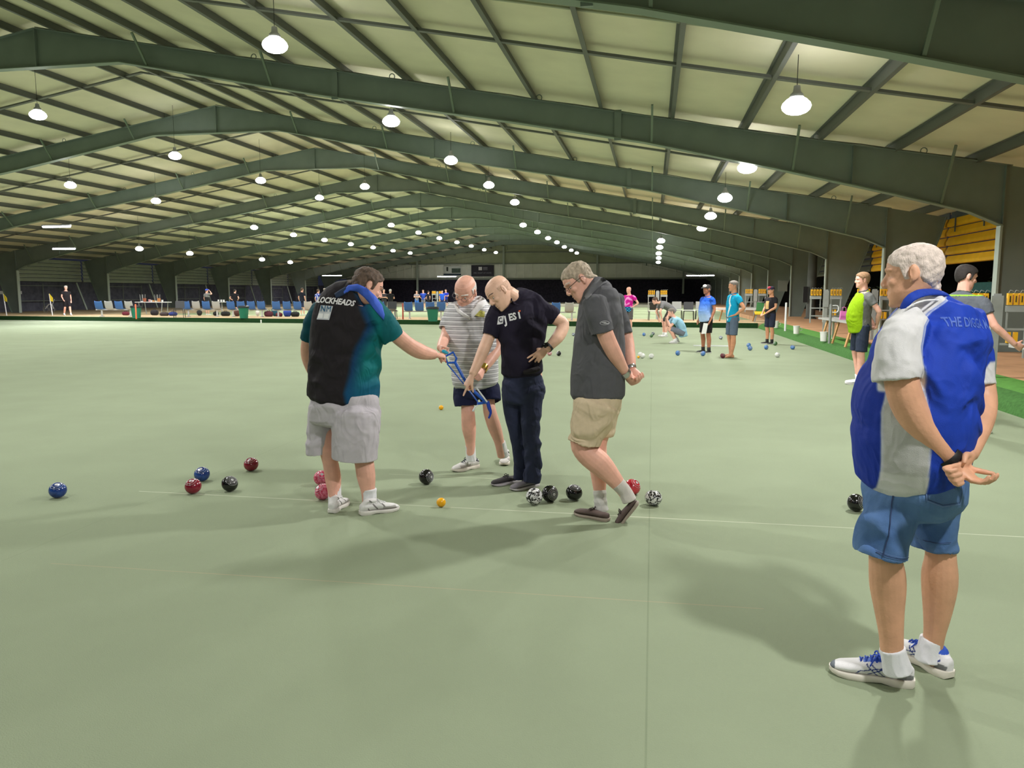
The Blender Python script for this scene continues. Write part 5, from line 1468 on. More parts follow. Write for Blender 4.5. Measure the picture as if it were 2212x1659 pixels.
# lime shirt man near the right bank
def lime(l):
    out = np.tile(np.array((140, 178, 18.)), (len(l), 1)); g = (l[:, 0] < -.10) & (np.abs(l[:, 1]) < .3) & (l[:, 1] < .045) | (np.abs(l[:, 0]) > .19) | (l[:, 1] < -.055); out[g] = (112, 114, 112); return out


def place(px, py, z=0.0): q = G(px, py, z); return np.array((q[0], q[1], z))


figure(place(1853, 829), (-.98, -.12), 1.88, 'person in a lime green and grey polo with navy shorts, hands behind the back', lime, (48, 56, 74), 'pink', 'sandy', ('behL', 'behR'), vox=.010, belly=.05, socks=(232, 232, 232), shoes=(232, 232, 234), collar=(96, 98, 98), J=dict(anR=(.09, -.04, .08), anL=(-.09, .03, .08), toL=(-.1, .24, 0), toR=(.1, .2, 0)))
# grey polo man half hidden behind the man in blue
figure(place(2062, 930), (.80, .60), 1.84, 'dark haired person in a grey polo with green trim, hand near the white rail', lambda l: np.where(((l[:, 2:3] > 1.44) & (l[:, 2:3] < 1.452)), np.array((160, 220, 60.)), np.array((98, 102, 110.))), (60, 62, 70), 'pink', 'dark', vox=.008, belly=.05, socks=(230, 230, 230), collar=(70, 82, 74), wide=1.15,
       J=dict(hf=(.5, .85, -.25), anR=(.20, .02, .08), toR=(.26, .22, 0), elR=(.33, .02, 1.14), wrR=(.44, .20, .95), haR=(.47, .30, .90), elL=(-.2, .18, 1.12), wrL=(-.02, .20, 1.34), haL=(.02, .17, 1.42)))
# seated man in blue check behind the lime shirt
figure(place(1876, 720, WALKZ), (-.95, -.25), 1.72, 'seated person in a light blue shirt, arms crossed, behind the lime shirt', splash((86, 150, 196), (128, 184, 222), 16), (56, 60, 72), 'pink', 'sandy', ('crosL', 'crosR'), vox=.012, belly=.03, socks=(230, 230, 230), shoes=(70, 72, 78), collar=(96, 150, 200),
       J=dict([(n, tuple(np.array(STAND[n]) + np.array((0, -.12, -.42)))) for n in ('pel', 'wst', 'chs', 'nck', 'hd', 'shL', 'shR', 'hpL', 'hpR')] + [('knL', (-.12, .34, .50)), ('knR', (.12, .34, .50)), ('anL', (-.12, .38, .08)), ('anR', (.12, .30, .08)), ('toL', (-.14, .6, 0)), ('toR', (.13, .52, 0)),
               ('elL', (-.25, -.06, .72)), ('wrL', (-.02, .13, .74)), ('haL', (.07, .12, .75)), ('elR', (.25, -.06, .72)), ('wrR', (.02, .10, .76)), ('haR', (-.07, .11, .77))]))
# white fronted cap, blue fading shirt
figure(place(1524, 762), (-.80, -.60), 1.74, 'person in a white fronted cap and blue polo fading pale, white cloth at the waist', grad((172, 200, 240), (38, 92, 204), .95, 1.36), (36, 32, 34), 'brown', 'grey', (), vox=.012, belly=.05, cap=((40, 36, 36), (38, 36, 40), (232, 230, 230)), socks=(40, 38, 40), shoes=(56, 62, 64), collar=(46, 92, 190), J=dict(anL=(-.15, .02, .08), anR=(.13, -.03, .08)))
# turquoise barefoot man
def turq(l):
    out = np.tile(np.array((22, 158, 202.)), (len(l), 1)); g = (np.abs(l[:, 0] + .12 - .35 * np.abs(l[:, 2] - 1.2)) < .018) & (l[:, 2] > .85); out[g] = (232, 240, 244); return out


figure(place(1580, 772), (-.93, -.30), 1.82, 'barefoot person in a turquoise polo and slate shorts, hands on hips', turq, (92, 106, 126), 'tan', 'grey', ('hipL', 'hipR'), vox=.012, bare=True, collar=(28, 130, 190), J=dict(anL=(-.08, .04, .07), anR=(.08, -.02, .07)))
# dark cap man by the right bank
def chest(l):
    out = np.tile(np.array((40, 38, 42.)), (len(l), 1)); g = (l[:, 1] > .06) & (np.abs(l[:, 0]) < .07) & (l[:, 2] > 1.08) & (l[:, 2] < 1.32); out[g] = (214, 180, 120); return out


figure(place(1662, 743), (-.85, -.52), 1.72, 'person in a dark cap, black T-shirt and navy shorts by the right bank', chest, (44, 48, 66), 'tan', 'dark', ('frnL', 'frnR'), vox=.012, cap=((46, 40, 66), (40, 36, 60), (196, 60, 76)), socks=(36, 36, 38), shoes=(52, 52, 54))
# crouching man in pale blue
figure(place(1458, 741), (-.97, -.22), 1.74, 'person in a pale blue shirt crouching with a hand to the face', lambda l: np.where(np.abs(l[:, 0:1] - .10) < .012, np.array((52, 96, 150.)), np.array((158, 204, 230.))), (122, 128, 142), 'pink', 'grey', (), vox=.012, socks=(230, 230, 230), shoes=(232, 232, 232),
       J=dict(pel=(0, -.24, .30), wst=(0, -.20, .46), chs=(0, -.10, .64), nck=(0, .06, .80), hd=(0, .14, .95), shL=(-.18, .03, .74), shR=(.18, .03, .74), hpL=(-.10, -.22, .30), hpR=(.10, -.22, .30), knL=(-.14, .22, .47), knR=(.14, .20, .45), anL=(-.12, .02, .08), anR=(.12, -.10, .10), toL=(-.14, .22, 0), toR=(.14, .12, 0),
              elL=(-.20, .20, .52), wrL=(-.06, .27, .72), haL=(-.03, .25, .82), elR=(.20, .22, .52), wrR=(.06, .28, .70), haR=(.03, .26, .80), hf=(0, 1, -.25)))
# bending man in grey
figure(place(1436, 727), (-.95, -.30), 1.75, 'dark haired person in grey bending forward behind the crouching player', (122, 121, 124), (70, 66, 62), 'pink', 'brown', (), vox=.014, socks=(230, 230, 230), shoes=(232, 232, 232),
       J=dict(pel=(0, -.24, .92), wst=(0, -.14, 1.02), chs=(0, .05, 1.12), nck=(0, .24, 1.20), hd=(0, .38, 1.26), shL=(-.18, .16, 1.14), shR=(.18, .16, 1.14), elL=(-.22, .26, .88), elR=(.22, .26, .88), wrL=(-.16, .18, .66), wrR=(.16, .18, .66), haL=(-.15, .17, .57), haR=(.15, .17, .57), hpL=(-.1, -.2, .88), hpR=(.1, -.2, .88), hf=(0, 1, -.35)))
# magenta shirt man
figure(place(1357, 719), (-.55, -.83), 1.76, 'bald person in a magenta patterned shirt with blue check hem, hands on hips',
       lambda l: np.where(l[:, 2:3] < 1.0, np.where((np.sin(l[:, 2:3] * 70) * np.sin(np.arctan2(l[:, 1:2], l[:, 0:1]) * 9) > 0), np.array((60, 160, 206.)), np.array((26, 52, 104.))), splash((206, 30, 150), (240, 150, 214), 8, .12)(l)), (96, 92, 92), 'pink', 'bald', ('hipR', 'hipL'), vox=.014, socks=(226, 226, 226), shoes=(230, 230, 230), belly=.03)
# far left man, black shirt
figure(place(146, 681.5, WALKZ), (.75, -.5), 1.72, 'grey haired person in black shirt and shorts walking past the far left net', (34, 32, 36), (34, 32, 36), 'pink', 'white', (), vox=.018, socks=(226, 226, 226), shoes=(230, 230, 230), J=dict(anL=(-.12, .22, .08), anR=(.12, -.2, .08), toL=(-.12, .44, 0), toR=(.12, 0, 0), knL=(-.11, .16, .49), elR=(.26, .04, 1.12), wrR=(.24, .22, .94), haR=(.22, .3, .88)))


def back(px, topy, Y, z, head_, label, shirt, bottom, hair, arms=(), **kw):
    q = P(px, topy, Y); h = min(1.86, max(1.6, q[2] - z)); return figure((q[0], Y, z), head_, h, label, shirt, bottom, kw.pop('skin', 'pink'), hair, arms, vox=.022, shoes=kw.pop('shoes', (226, 226, 226)), **kw)


S2 = 0.0
back(446, 624.5, 49.5, S2, (.35, .93), 'person in a blue cap and grey shirt raising a hand to the cap', lambda l: np.where(l[:, 2:3] < 1.2, np.array((44, 44, 46.)), np.array((128, 128, 128.))), (60, 62, 70), 'grey', ('upR',), cap=((40, 74, 196), (40, 74, 196)))
back(507, 625, 50.5, S2, (.1, 1), 'dark haired person in black, hands on hips, back turned beside the round table', (36, 34, 40), (44, 44, 50), 'dark', ('hipL', 'hipR'))
back(652, 622, 50, S2, (.2, 1), 'person in a black T-shirt standing behind the fourth row of chairs', (32, 34, 46), (50, 56, 80), 'brown', ())
back(687, 625, 50, S2, (.3, .9), 'person in a blue and white patterned shirt left of the teal shirted man', splash((40, 62, 170), (200, 206, 236), 8, .1), (60, 60, 70), 'brown', ())
back(701, 621.5, 53, S2, (.2, 1), 'tall grey haired person in pale grey next to the blue patterned shirt', (150, 154, 152), (90, 90, 92), 'grey', ())
back(729, 622, 57, S2, (.1, 1), 'grey haired person in pale grey partly behind the teal shirted man', (156, 156, 158), (90, 90, 92), 'grey', ())
back(829, 625, 56, S2, (.5, -.8), 'person in dark grey with arms crossed beside the white haired one in black', (60, 58, 62), (60, 60, 64), 'grey', ('crosL', 'crosR'))
back(843, 625, 50, S2, (.0, 1), 'white haired person in black with back turned beyond the chairs', (38, 38, 42), (46, 46, 50), 'white', ('crosL', 'crosR'))
back(900, 628, 70, S2, (.2, -1), 'person in grey with crossed arms, leftmost of the far group by the net', (134, 130, 134), (60, 110, 190), 'brown', ('crosL', 'crosR'))
back(914, 626, 70.5, S2, (.1, -1), 'person in blue with hands on hips in the middle of the far group', (48, 78, 180), (120, 120, 130), 'brown', ('hipL', 'hipR'))
back(925, 628.5, 68, S2, (.5, .8), 'person in black, rightmost of the three at the far net', (36, 34, 42), (40, 40, 48), 'dark', ('hipR',))
back(955, 627.5, 72, S2, (.4, -.9), 'person in blue beside the far scoreboard, the shorter of the pair', (44, 92, 206), (50, 60, 100), 'brown', ())
back(963, 625, 73, S2, (.0, -1), 'person in dark blue beside the far scoreboard, the taller of the pair', (40, 56, 168), (46, 50, 80), 'brown', ('crosL', 'crosR'))
# ------------------------------------------------------------------ bowls and jacks
def bowl_mat(name, c1, c2=None, sc=40, th=.06, rough=.18):
    return mat('bowl_' + name, c1, rough=rough, var=th if c2 else .0, vscale=sc, col2=c2, spec=.6)


BM = dict(blue=bowl_mat('blue', (14, 36, 104), (46, 84, 160), 26, .2), red=bowl_mat('red', (112, 14, 34), (150, 36, 58), 22, .25), black=bowl_mat('black', (16, 16, 18)), pink=bowl_mat('pink', (190, 30, 74), (232, 130, 160), 50, .12),
          speck=bowl_mat('speckled', (24, 24, 26), (222, 222, 222), 55, .03), ruby=bowl_mat('ruby', (158, 10, 34), (196, 60, 70), 14, .1), white=bowl_mat('white', (226, 226, 222), (196, 200, 196), 20, .3), sky=bowl_mat('sky', (44, 92, 160), (96, 140, 196), 30, .15),
          maroon=bowl_mat('maroon', (92, 16, 40)), mottle=bowl_mat('mottled', (30, 44, 80), (190, 200, 206), 30, .08), greenb=bowl_mat('green', (34, 82, 46), (90, 130, 80), 30, .2), rose=bowl_mat('rose', (186, 120, 128), (220, 170, 170), 30, .2))
RING = mat('bowl_engraving', (176, 176, 178), rough=.4); DARKR = mat('bowl_engraving_dark', (70, 66, 70), rough=.35)
protos = {}


def bowl(px, py, kind, axis, label, r=.0625, group='lawn bowls', emb=RING, rings=(.030, .042)):
    """px, py = where it touches the carpet"""
    g = G(px, py); key = (kind, r)
    if key not in protos:
        n = []
        for i in range(29):
            a = PI * i / 28; x = -math.cos(a); rr = math.sin(a); hgt = .92 * x * r
            if abs(x) > .90: hgt = math.copysign(.92 * .90 * r + (abs(x) - .90) * r * .25, x)
            n.append((max(rr * r, .0004), hgt))
        v = V(); v.lathe(n, n=40); o = v.build('lawn_bowl', BM[kind], smooth=True)
        for sg in (-1, 1):
            for k, q in enumerate(rings):
                w = V(); z = math.sqrt(max(0, 1 - (q / r) ** 2)) * .92 * r; z = z if z / (.92 * r) < .9 else .92 * .90 * r + (z / (.92 * r) - .90) * r * .25
                pts = [(q * math.cos(t), q * math.sin(t), sg * z) for t in np.linspace(0, 2 * PI, 37)]
                w.tube(pts, .0012 if k else .0016, n=6, capr=0); w.build('engraved_ring', emb, o, smooth=True)
            w = V(); w.lathe([(.0005, .0), (.012, .0), (.0125, .0012), (.0005, .0014)], (0, 0, sg * (.92 * .9 * r + .1 * r * .22)), 18); w.build('centre_disc', emb, o)
        protos[key] = o
    else: o = copy_tree(protos[key])
    a = nrm(np.array(axis, float)); b = nrm(np.cross(a, (.31, .2, .93))); c = np.cross(a, b)
    M = Matrix((b, c, a)).transposed()
    zz = r * math.sqrt((1 - a[2] ** 2) + (.92 * a[2]) ** 2)
    o.matrix_world = Matrix.Translation((g[0], g[1], zz)) @ M.to_4x4()
    tag(o, label, 'bowl', group); return o


bowl(126, 1075, 'blue', (.15, -.35, .92), 'dark blue lawn bowl lying alone at the far left of the carpet')
bowl(437, 1039, 'blue', (.1, -.4, .9), 'dark blue lawn bowl just behind a dark red one')
bowl(418, 1066, 'red', (-.1, -.45, .88), 'dark red lawn bowl touching the chalk line in front of a blue one')
bowl(497, 1061, 'black', (.55, -.3, .6), 'black lawn bowl with grey rings right of the dark red and blue pair', rings=(.020, .028, .036, .044))
bowl(543, 1017, 'red', (.0, -.4, .9), 'dark red lawn bowl farthest back on the left of the group')
bowl(695, 1048, 'pink', (.3, -.5, .6), 'pink speckled lawn bowl, the rear one behind the white socks')
bowl(698, 1079, 'pink', (-.4, -.5, .6), 'pink speckled lawn bowl, the front one beside the white shoes')
bowl(921, 1046, 'black', (.9, -.35, .1), 'black lawn bowl left of the striped shirt player, behind the yellow jack', emb=DARKR)
bowl(1154, 1090, 'speck', (.45, -.85, .1), 'black and white speckled lawn bowl at the toe of the grey shoes')
bowl(1188, 1084, 'black', (.65, -.72, .12), 'black lawn bowl with concentric rings touching a speckled one', emb=DARKR)
bowl(1240, 1080, 'black', (.2, -.2, .95), 'plain black lawn bowl between the ringed bowl and the brown shoe', emb=DARKR)
bowl(1366, 1068, 'ruby', (.6, -.3, .7), 'bright red lawn bowl half hidden behind the raised brown shoe')
bowl(1411, 1092, 'speck', (.1, .3, .95), 'white and black speckled lawn bowl right of the raised brown shoe')
bowl(1848, 1104, 'black', (.75, -.55, .3), 'black lawn bowl behind the denim shorts at the right', emb=DARKR)
# the far rink
far = [(1239, 726, 'mottle', 'small pale mottled bowl just left of the walking man'), (1187, 768, 'rose', 'rose coloured bowl beside the black watch of the pointing man'), (1207, 769, 'black', 'small black bowl left of the walking man'),
       (1357, 728, 'sky', 'blue bowl at the feet of the person in the magenta shirt'), (1391, 726, 'sky', 'blue bowl right of the magenta shirted person'), (1407, 729, 'greenb', 'green bowl in front of a mottled one'), (1410.5, 724, 'mottle', 'mottled bowl behind the green bowl'),
       (1383, 771, 'white', 'white bowl behind another white bowl and a yellow jack'), (1388, 774, 'white', 'white bowl touching the yellow jack'), (1407, 775, 'white', 'white bowl standing apart to the right of the yellow jack'),
       (1464, 768, 'sky', 'blue bowl between the crouching person and the one in the cap'), (1518.5, 769, 'sky', 'blue bowl in front of the feet of the person in the white fronted cap'), (1557, 733, 'mottle', 'dark mottled bowl between the cap and turquoise players'), (1561, 774, 'maroon', 'maroon bowl at the bare feet of the turquoise player'),
       (1617, 750, 'sky', 'blue bowl behind another blue bowl, right of the turquoise player'), (1620, 757, 'sky', 'blue bowl in front of another blue bowl, right of the turquoise player'), (1655, 755, 'sky', 'blue bowl left of the green one near the dark cap player'), (1674.5, 746.5, 'greenb', 'green bowl touching the shoe of the dark cap player'),
       (1712, 755, 'sky', 'blue bowl nearest to the right bank'), (1679, 772, 'white', 'white bowl nearest to the camera on the right hand rink')]
for i, (a, b, k, l) in enumerate(far): bowl(a, b, k, (math.sin(i * 2.1), -.6, .5 + .4 * math.cos(i)), l, group='lawn bowls of the far rink')


def jack(px, py, label, r=.0315):
    g = G(px, py); v = V(); v.ell((0, 0, 0), r, None, 28, 18); o = v.build('jack', mat('jack_yellow', (238, 172, 20), rough=.25, spec=.5), smooth=True, loc=(g[0], g[1], r)); tag(o, label, 'ball', 'yellow jacks'); return o


jack(953, 1095, 'yellow jack ball in the middle of the front carpet, on the chalk line', .034)
jack(953, 885.5, 'yellow jack ball lying alone left of the navy shorts', .0315)
jack(1379, 774, 'small yellow jack ball touching two white bowls')

# ------------------------------------------------------------------ blue bowl lifter held between the men
Yt = 5.80
t = empty('bowl_lifter', P(1005, 830, Yt), 'long blue handled bowl lifter held slanting between the players', 'tool'); tb = np.array(t.location)
bl = mat('lifter_blue', (20, 92, 206), rough=.35); wh = mat('lifter_white', (228, 232, 238), rough=.4); cy = mat('lifter_cyan', (44, 176, 214), rough=.4)
Q = lambda x, y, d=0: P(x, y, Yt + d)
v = V(); v.tube([Q(983, 782), Q(1012, 832, -.01), Q(1052, 870, -.02)], .0125, n=12, sub=3); v.build('pole', bl, t, tb, smooth=True)
v = V(); v.tube([Q(1030, 839, -.025), Q(1052, 868, -.035)], .0065, n=8); v.build('white_stripe', wh, t, tb, smooth=True)
v = V(); v.tube([Q(966, 786), Q(1004, 832), Q(1032, 868)], .0055, n=8, sub=2); v.build('trigger_rod', bl, t, tb, smooth=True)
v = V(); v.tube([Q(983, 783), Q(986, 774), Q(979, 761), Q(962, 770), Q(967, 784), Q(983, 783)], .0085, n=8); v.build('handle_loop', bl, t, tb, smooth=True)
v = V(); v.tube([Q(956, 758), Q(961, 760), Q(967, 763)], [.012, .014, .010], n=10); v.build('trigger_grip', cy, t, tb, smooth=True)
v = V(); v.tube([Q(957, 772), Q(964, 783)], [.007, .006], n=8); v.build('lever', mat('lifter_red', (206, 110, 96), rough=.5), t, tb, smooth=True)
v = V(); v.tube([Q(1032, 872), Q(1044, 870), Q(1054, 869)], .011, n=10); v.build('jaw_bar', bl, t, tb, smooth=True)
v = V(); v.tube([Q(1033, 874), Q(1026, 880, -.02), Q(1022, 888, -.03)], [.005, .005, .009], n=8, sub=2); v.build('claw', wh, t, tb, smooth=True)
v = V(); v.tube([Q(1053, 868), Q(1057, 882), Q(1060, 892), Q(1056, 903)], [.014, .015, .010, .008], n=10, sub=2); v.build('claw', mat('lifter_blue_deep', (24, 62, 180), rough=.4), t, tb, smooth=True)

# ------------------------------------------------------------------ seats along the far walkway
plb = mat('seat_blue', (54, 98, 158), rough=.6); plg = mat('seat_grey', (164, 164, 160), rough=.6); beam = mat('bench_beam', (176, 178, 176), rough=.5)


def bucket(m, parent, x):
    v = V(); rs = []
    for (y, z, w) in ((.20, .44, .20), (.0, .42, .21), (-.16, .43, .215), (-.20, .47, .215), (-.25, .66, .22), (-.30, .83, .20), (-.305, .85, .17)):
        rs.append((y, z, w))
    fr = [[(x - w, y, z + .035), (x - w * .8, y, z), (x, y, z - .01), (x + w * .8, y, z), (x + w, y, z + .035)] for y, z, w in rs]
    vs = [p for r in fr for p in r] + [(p[0], p[1] - .012, p[2] - .012) for r in fr for p in r]; n = len(fr) * 5; fs = []
    for i in range(len(fr) - 1):
        for j in range(4):
            a = i * 5 + j; fs.append((a, a + 1, a + 6, a + 5)); fs.append((n + a, n + a + 5, n + a + 6, n + a + 1))
    for i in range(len(fr) - 1):
        for j in (0, 4):
            a = i * 5 + j; fs.append((a, a + 5, n + a + 5, n + a) if j == 0 else (a, n + a, n + a + 5, a + 5))
    for j in range(4):
        fs.append((j, n + j, n + j + 1, j + 1)); a = (len(fr) - 1) * 5 + j; fs.append((a, a + 1, n + a + 1, n + a))
    v.add(vs, fs); return v.build('seat', m, parent, smooth=True)


def seat_row(px0, px1, py, cols, label, z=WALKZ, rz=None):
    a = G(px0, py, z); b = G(px1, py, z); n = len(cols); c = (a + b) / 2; L = np.linalg.norm(b - a)
    r = empty('seat_row', (c[0], c[1], z), label, 'bench', 'rows of bucket seats', math.atan2(b[1] - a[1], b[0] - a[0]) + (rz or 0))
    for i, k in enumerate(cols): bucket(plb if k == 'b' else plg, r, (i - (n - 1) / 2) * L / n)
    V().box((0, -.02, .385), (L, .08, .06)).build('beam', beam, r)
    for s in (-.36, .36):
        q = V(); q.box((s * L, -.02, .19), (.07, .07, .38)); q.box((s * L, -.02, .02), (.07, .46, .04)); q.build('leg', beam, r)
    return r


seat_row(209, 295, 684, 'bgbg', 'row of alternating blue and grey bucket seats nearest the left edge')
seat_row(396, 482, 684, 'bgbg', 'row of alternating blue and grey bucket seats left of the round table')
seat_row(492, 579, 684.5, 'bbbb', 'row of blue bucket seats behind the left green bin')
seat_row(589, 680, 685, 'bbbg', 'row of three blue and one grey bucket seat beside the teal shirted man')
seat_row(812, 860, 688, 'bg', 'pair of bucket seats right of the teal shirted man', rz=0)
seat_row(872, 966, 689, 'bbbb', 'row of blue bucket seats behind the striped shirted man')
seat_row(1186, 1243, 692, 'bg', 'pair of bucket seats, one blue one grey, behind the pointing man')


def bin_(px, py, label, z=WALKZ, s=1.0):
    g = G(px, py, z); r = empty('waste_bin', (g[0], g[1], z), label, 'bin', 'green waste bins')
    V().lathe([(.005, 0), (.19 * s, 0), (.25 * s, .56 * s), (.262 * s, .56 * s), (.262 * s, .59 * s), (.24 * s, .59 * s), (.18 * s, .03), (.005, .02)], n=24).build('tub', mat('bin_green', (18, 104, 78), rough=.5), r, auto=40)
    V().lathe([(.24 * s, .50 * s), (.262 * s, .595 * s), (.275 * s, .55 * s), (.27 * s, .52 * s), (.268 * s, .60 * s), (.22 * s, .615 * s), (.235 * s, .5 * s)], n=24).build('liner', mat('bin_liner', (30, 34, 40), rough=.4), r, auto=40)
    return r


bin_(295, 687, 'green waste bin with dark liner beside the littered table', s=1.05); bin_(527, 687.5, 'green waste bin in front of the row of blue seats', s=1.05); bin_(935, 694, 'green waste bin in front of the blue seats behind the striped man', s=1.1)


def post(px, py, h, w, col, label, z=WALKZ, group=None):
    g = G(px, py, z); v = V(); v.lathe([(.002, 0), (w, 0), (w, h - .01), (w * .8, h), (.002, h)], n=12); o = v.build('marker_post', mat('post_' + '_'.join(map(str, col)), col, rough=.6), loc=(g[0], g[1], z), auto=40); tag(o, label, 'post', group); return o


post(294.5, 689, .75, .035, (206, 96, 52), 'orange post in front of the left green bin'); post(870.5, 690, .8, .04, (150, 62, 46), 'rusty red post left of the blue seats')

post(564, 698, .17, .03, (226, 226, 220), 'small white marker against the dark green bank below the blue seats', z=0.0)
# bags under the seats
def bag(px, py, w, h, d, col, label, z=WALKZ):
    g = G(px, py, z); r = empty('sports_bag', (g[0], g[1] + .6, z), label, 'bag', 'bags under the seats')
    v = V(); v.tube([(-w / 2 + .05, 0, h * .45), (0, 0, h * .5), (w / 2 - .05, 0, h * .45)], [d / 2 * .9, d / 2, d / 2 * .9], [h * .43, h * .48, h * .43], side=(0, 1, 0), n=14, sub=3)
    v.build('body', mat('bag_' + '_'.join(map(str, col)), col, rough=.8), r, smooth=True)
    v = V(); v.tube([(-w * .25, 0, h * .8), (-w * .15, 0, h * 1.05), (w * .15, 0, h * 1.05), (w * .25, 0, h * .8)], .012, n=6, sub=2); v.build('handle', mat('bag_strap', (30, 30, 32), rough=.8), r, smooth=True)
    return r


for a in ((257, 682, .42, .24, .25, (96, 24, 40), 'maroon bag under the leftmost row of seats'), (320, 682, .42, .34, .3, (30, 28, 32), 'black bag slumped under the littered table'), (341, 683, .5, .22, .3, (60, 50, 52), 'dark brown bag beneath the middle of the littered table'), (360, 683, .46, .24, .3, (36, 52, 120), 'navy blue bag at the right end of the littered table'),
          (418, 683, .26, .34, .25, (30, 32, 34), 'tall black bag under the second row of seats'), (454, 683, .30, .26, .25, (28, 30, 32), 'black bag under the grey seat left of the round table'), (475, 683.5, .5, .28, .3, (34, 36, 38), 'black bag at the foot of the round table'), (500, 684.5, .30, .38, .25, (92, 58, 50), 'brown upright bag left of the middle green bin'),
          (545, 684.5, .2, .35, .2, (232, 230, 224), 'white bag with a small dark mark under the blue seats'), (569, 685, .46, .34, .3, (86, 40, 52), 'maroon grey bag left of the teal bag'), (583, 684.5, .34, .50, .25, (36, 92, 112), 'upright teal bag between two rows of seats'), (592, 685, .36, .24, .25, (100, 28, 44), 'dark red bag between the teal and blue bags'),
          (610, 685, .40, .42, .3, (50, 78, 170), 'blue sports bag under the fourth row of seats'), (627, 685, .44, .30, .3, (40, 42, 42), 'dark grey bag right of the blue sports bag'), (662, 685, .2, .2, .2, (36, 36, 40), 'small black bag by the grey seat beside the teal shirted man')): bag(*a)

# littered table with upturned stools beyond it, and the round table
wm = mat('table_white', (220, 222, 222), rough=.5); pipe = mat('pipe_grey', (150, 154, 152), rough=.4, metal=.4)
g = P(331, 652, 43.0); tz = g[2]
t = empty('trestle_table', (g[0], g[1], WALKZ), 'white trestle table littered with cups and tubs in front of the left net', 'table')
H = tz - WALKZ
V().box((0, 0, H - .02), (2.05, .7, .04)).build('top', wm, t)
for s in (-1, 1):
    for q in (-1, 1): V().bar((s * .8, q * .28, H - .04), (s * .72, q * .3, 0), .04, .04).build('leg', pipe, t)
def tub(dx, r, h, col, label, cat='tub', dy=0.):
    v = V(); v.lathe([(.002, 0), (r * .8, 0), (r, h * .8), (r * 1.05, h * .82), (r * 1.05, h), (.002, h)], n=16); o = v.build('plastic_tub' if cat == 'tub' else 'cup', mat('tub_' + '_'.join(map(str, col)), col, rough=.5), loc=(g[0] + dx, g[1] + dy, tz), auto=40); tag(o, label, cat, 'things on the littered table'); return o


tub(-.58, .10, .22, (150, 78, 48), 'tall brown tub on the left of the littered table'); tub(.40, .10, .22, (180, 116, 60), 'tall tan tub on the right of the littered table'); tub(-.25, .07, .15, (186, 140, 140), 'pinkish tub near the middle of the littered table'); tub(-.12, .06, .11, (226, 226, 224), 'white cup left of the middle of the littered table', 'cup')
tub(.02, .07, .10, (196, 140, 80), 'low tan tub in the middle of the littered table'); tub(.20, .07, .07, (222, 210, 180), 'cream dish in the middle of the littered table'); tub(.62, .06, .12, (216, 218, 218), 'white cup at the right end of the littered table', 'cup')
for dx, lab in ((-.86, 'grey legged stool standing upturned on the left end of the littered table'), (.16, 'grey legged stool standing upturned behind the tubs on the littered table')):
    s = empty('stool', (g[0] + dx, g[1] + .20, tz), lab, 'stool', 'upturned stools')
    V().lathe([(.002, 0), (.13, 0), (.13, .03), (.002, .03)], n=16).build('seat', wm, s, auto=40)
    for k in range(4):
        a = PI / 4 + k * PI / 2; V().bar((.12 * math.cos(a), .12 * math.sin(a), .03), (.15 * math.cos(a), .15 * math.sin(a), .45), .025, .025).build('leg', pipe, s)
g2 = P(479, 652, 42.2)
t = empty('round_table', (g2[0], g2[1], WALKZ), 'round white pedestal table between the second and third rows of seats', 'table'); H2 = g2[2] - WALKZ
V().lathe([(.002, H2 - .03), (.36, H2 - .03), (.37, H2 - .015), (.36, H2), (.002, H2)], n=28).build('top', wm, t, auto=40)
V().lathe([(.002, .02), (.035, .02), (.03, H2 - .03), (.002, H2 - .03)], n=12).build('pedestal', pipe, t, auto=40)
V().lathe([(.002, 0), (.26, 0), (.25, .02), (.05, .06), (.002, .06)], n=24).build('foot', pipe, t, auto=40)
for dx, lab in ((-.18, 'white cup on the left of the round table'), (0, 'white cup in the middle of the round table'), (.16, 'white cup on the right of the round table')):
    v = V(); v.lathe([(.002, 0), (.04, 0), (.055, .13), (.048, .13), (.036, .01), (.002, .01)], n=14); o = v.build('cup', wm, loc=(g2[0] + dx, g2[1] - .05, g2[2]), auto=40); tag(o, lab, 'cup', 'cups on the round table')

# flags at the far left
for px, lab in ((57 / 3.95, 'yellow and green flag on a white stick at the left edge'), (113.5, 'yellow flag on a white stick left of the walking person in black')):
    q = G(px, 681.5, WALKZ); s = empty('corner_flag', (q[0], q[1], WALKZ), lab, 'flag', 'corner flags')
    V().bar((0, 0, 0), (-.12, 0, 1.25), .035, .035).build('stick', mat('white_paint', (222, 222, 226), rough=.5), s)
    v = V(); v.prism([(-.12, 1.28), (.10, 1.02), (.08, .80), (-.08, .85)], 'y', -.01, .01); v.build('cloth', mat('flag_yellow', (224, 196, 40), rough=.8), s)
# white trolley and dark chairs by the left net
q = P(106, 662, 46.5); s = empty('trolley', (q[0], q[1], .2), 'small white wheeled trolley by the left net', 'trolley')
for dx in (-.28, .22):
    v = V(); v.tube([(dx + .2 * math.cos(a), 0, .2 + .2 * math.sin(a)) for a in np.linspace(0, 2 * PI, 17)], .02, n=6, capr=0); v.build('wheel', mat('tyre_grey', (150, 148, 144), rough=.7), s, smooth=True)
v = V(); v.tube([(-.3, 0, .25), (0, 0, .55), (.25, 0, .5), (.32, 0, .25)], .035, n=8, sub=2); v.tube([(.25, 0, .5), (.45, 0, .9)], .02, n=6); v.build('frame', mat('white_paint', (222, 222, 226), rough=.5), s, smooth=True)


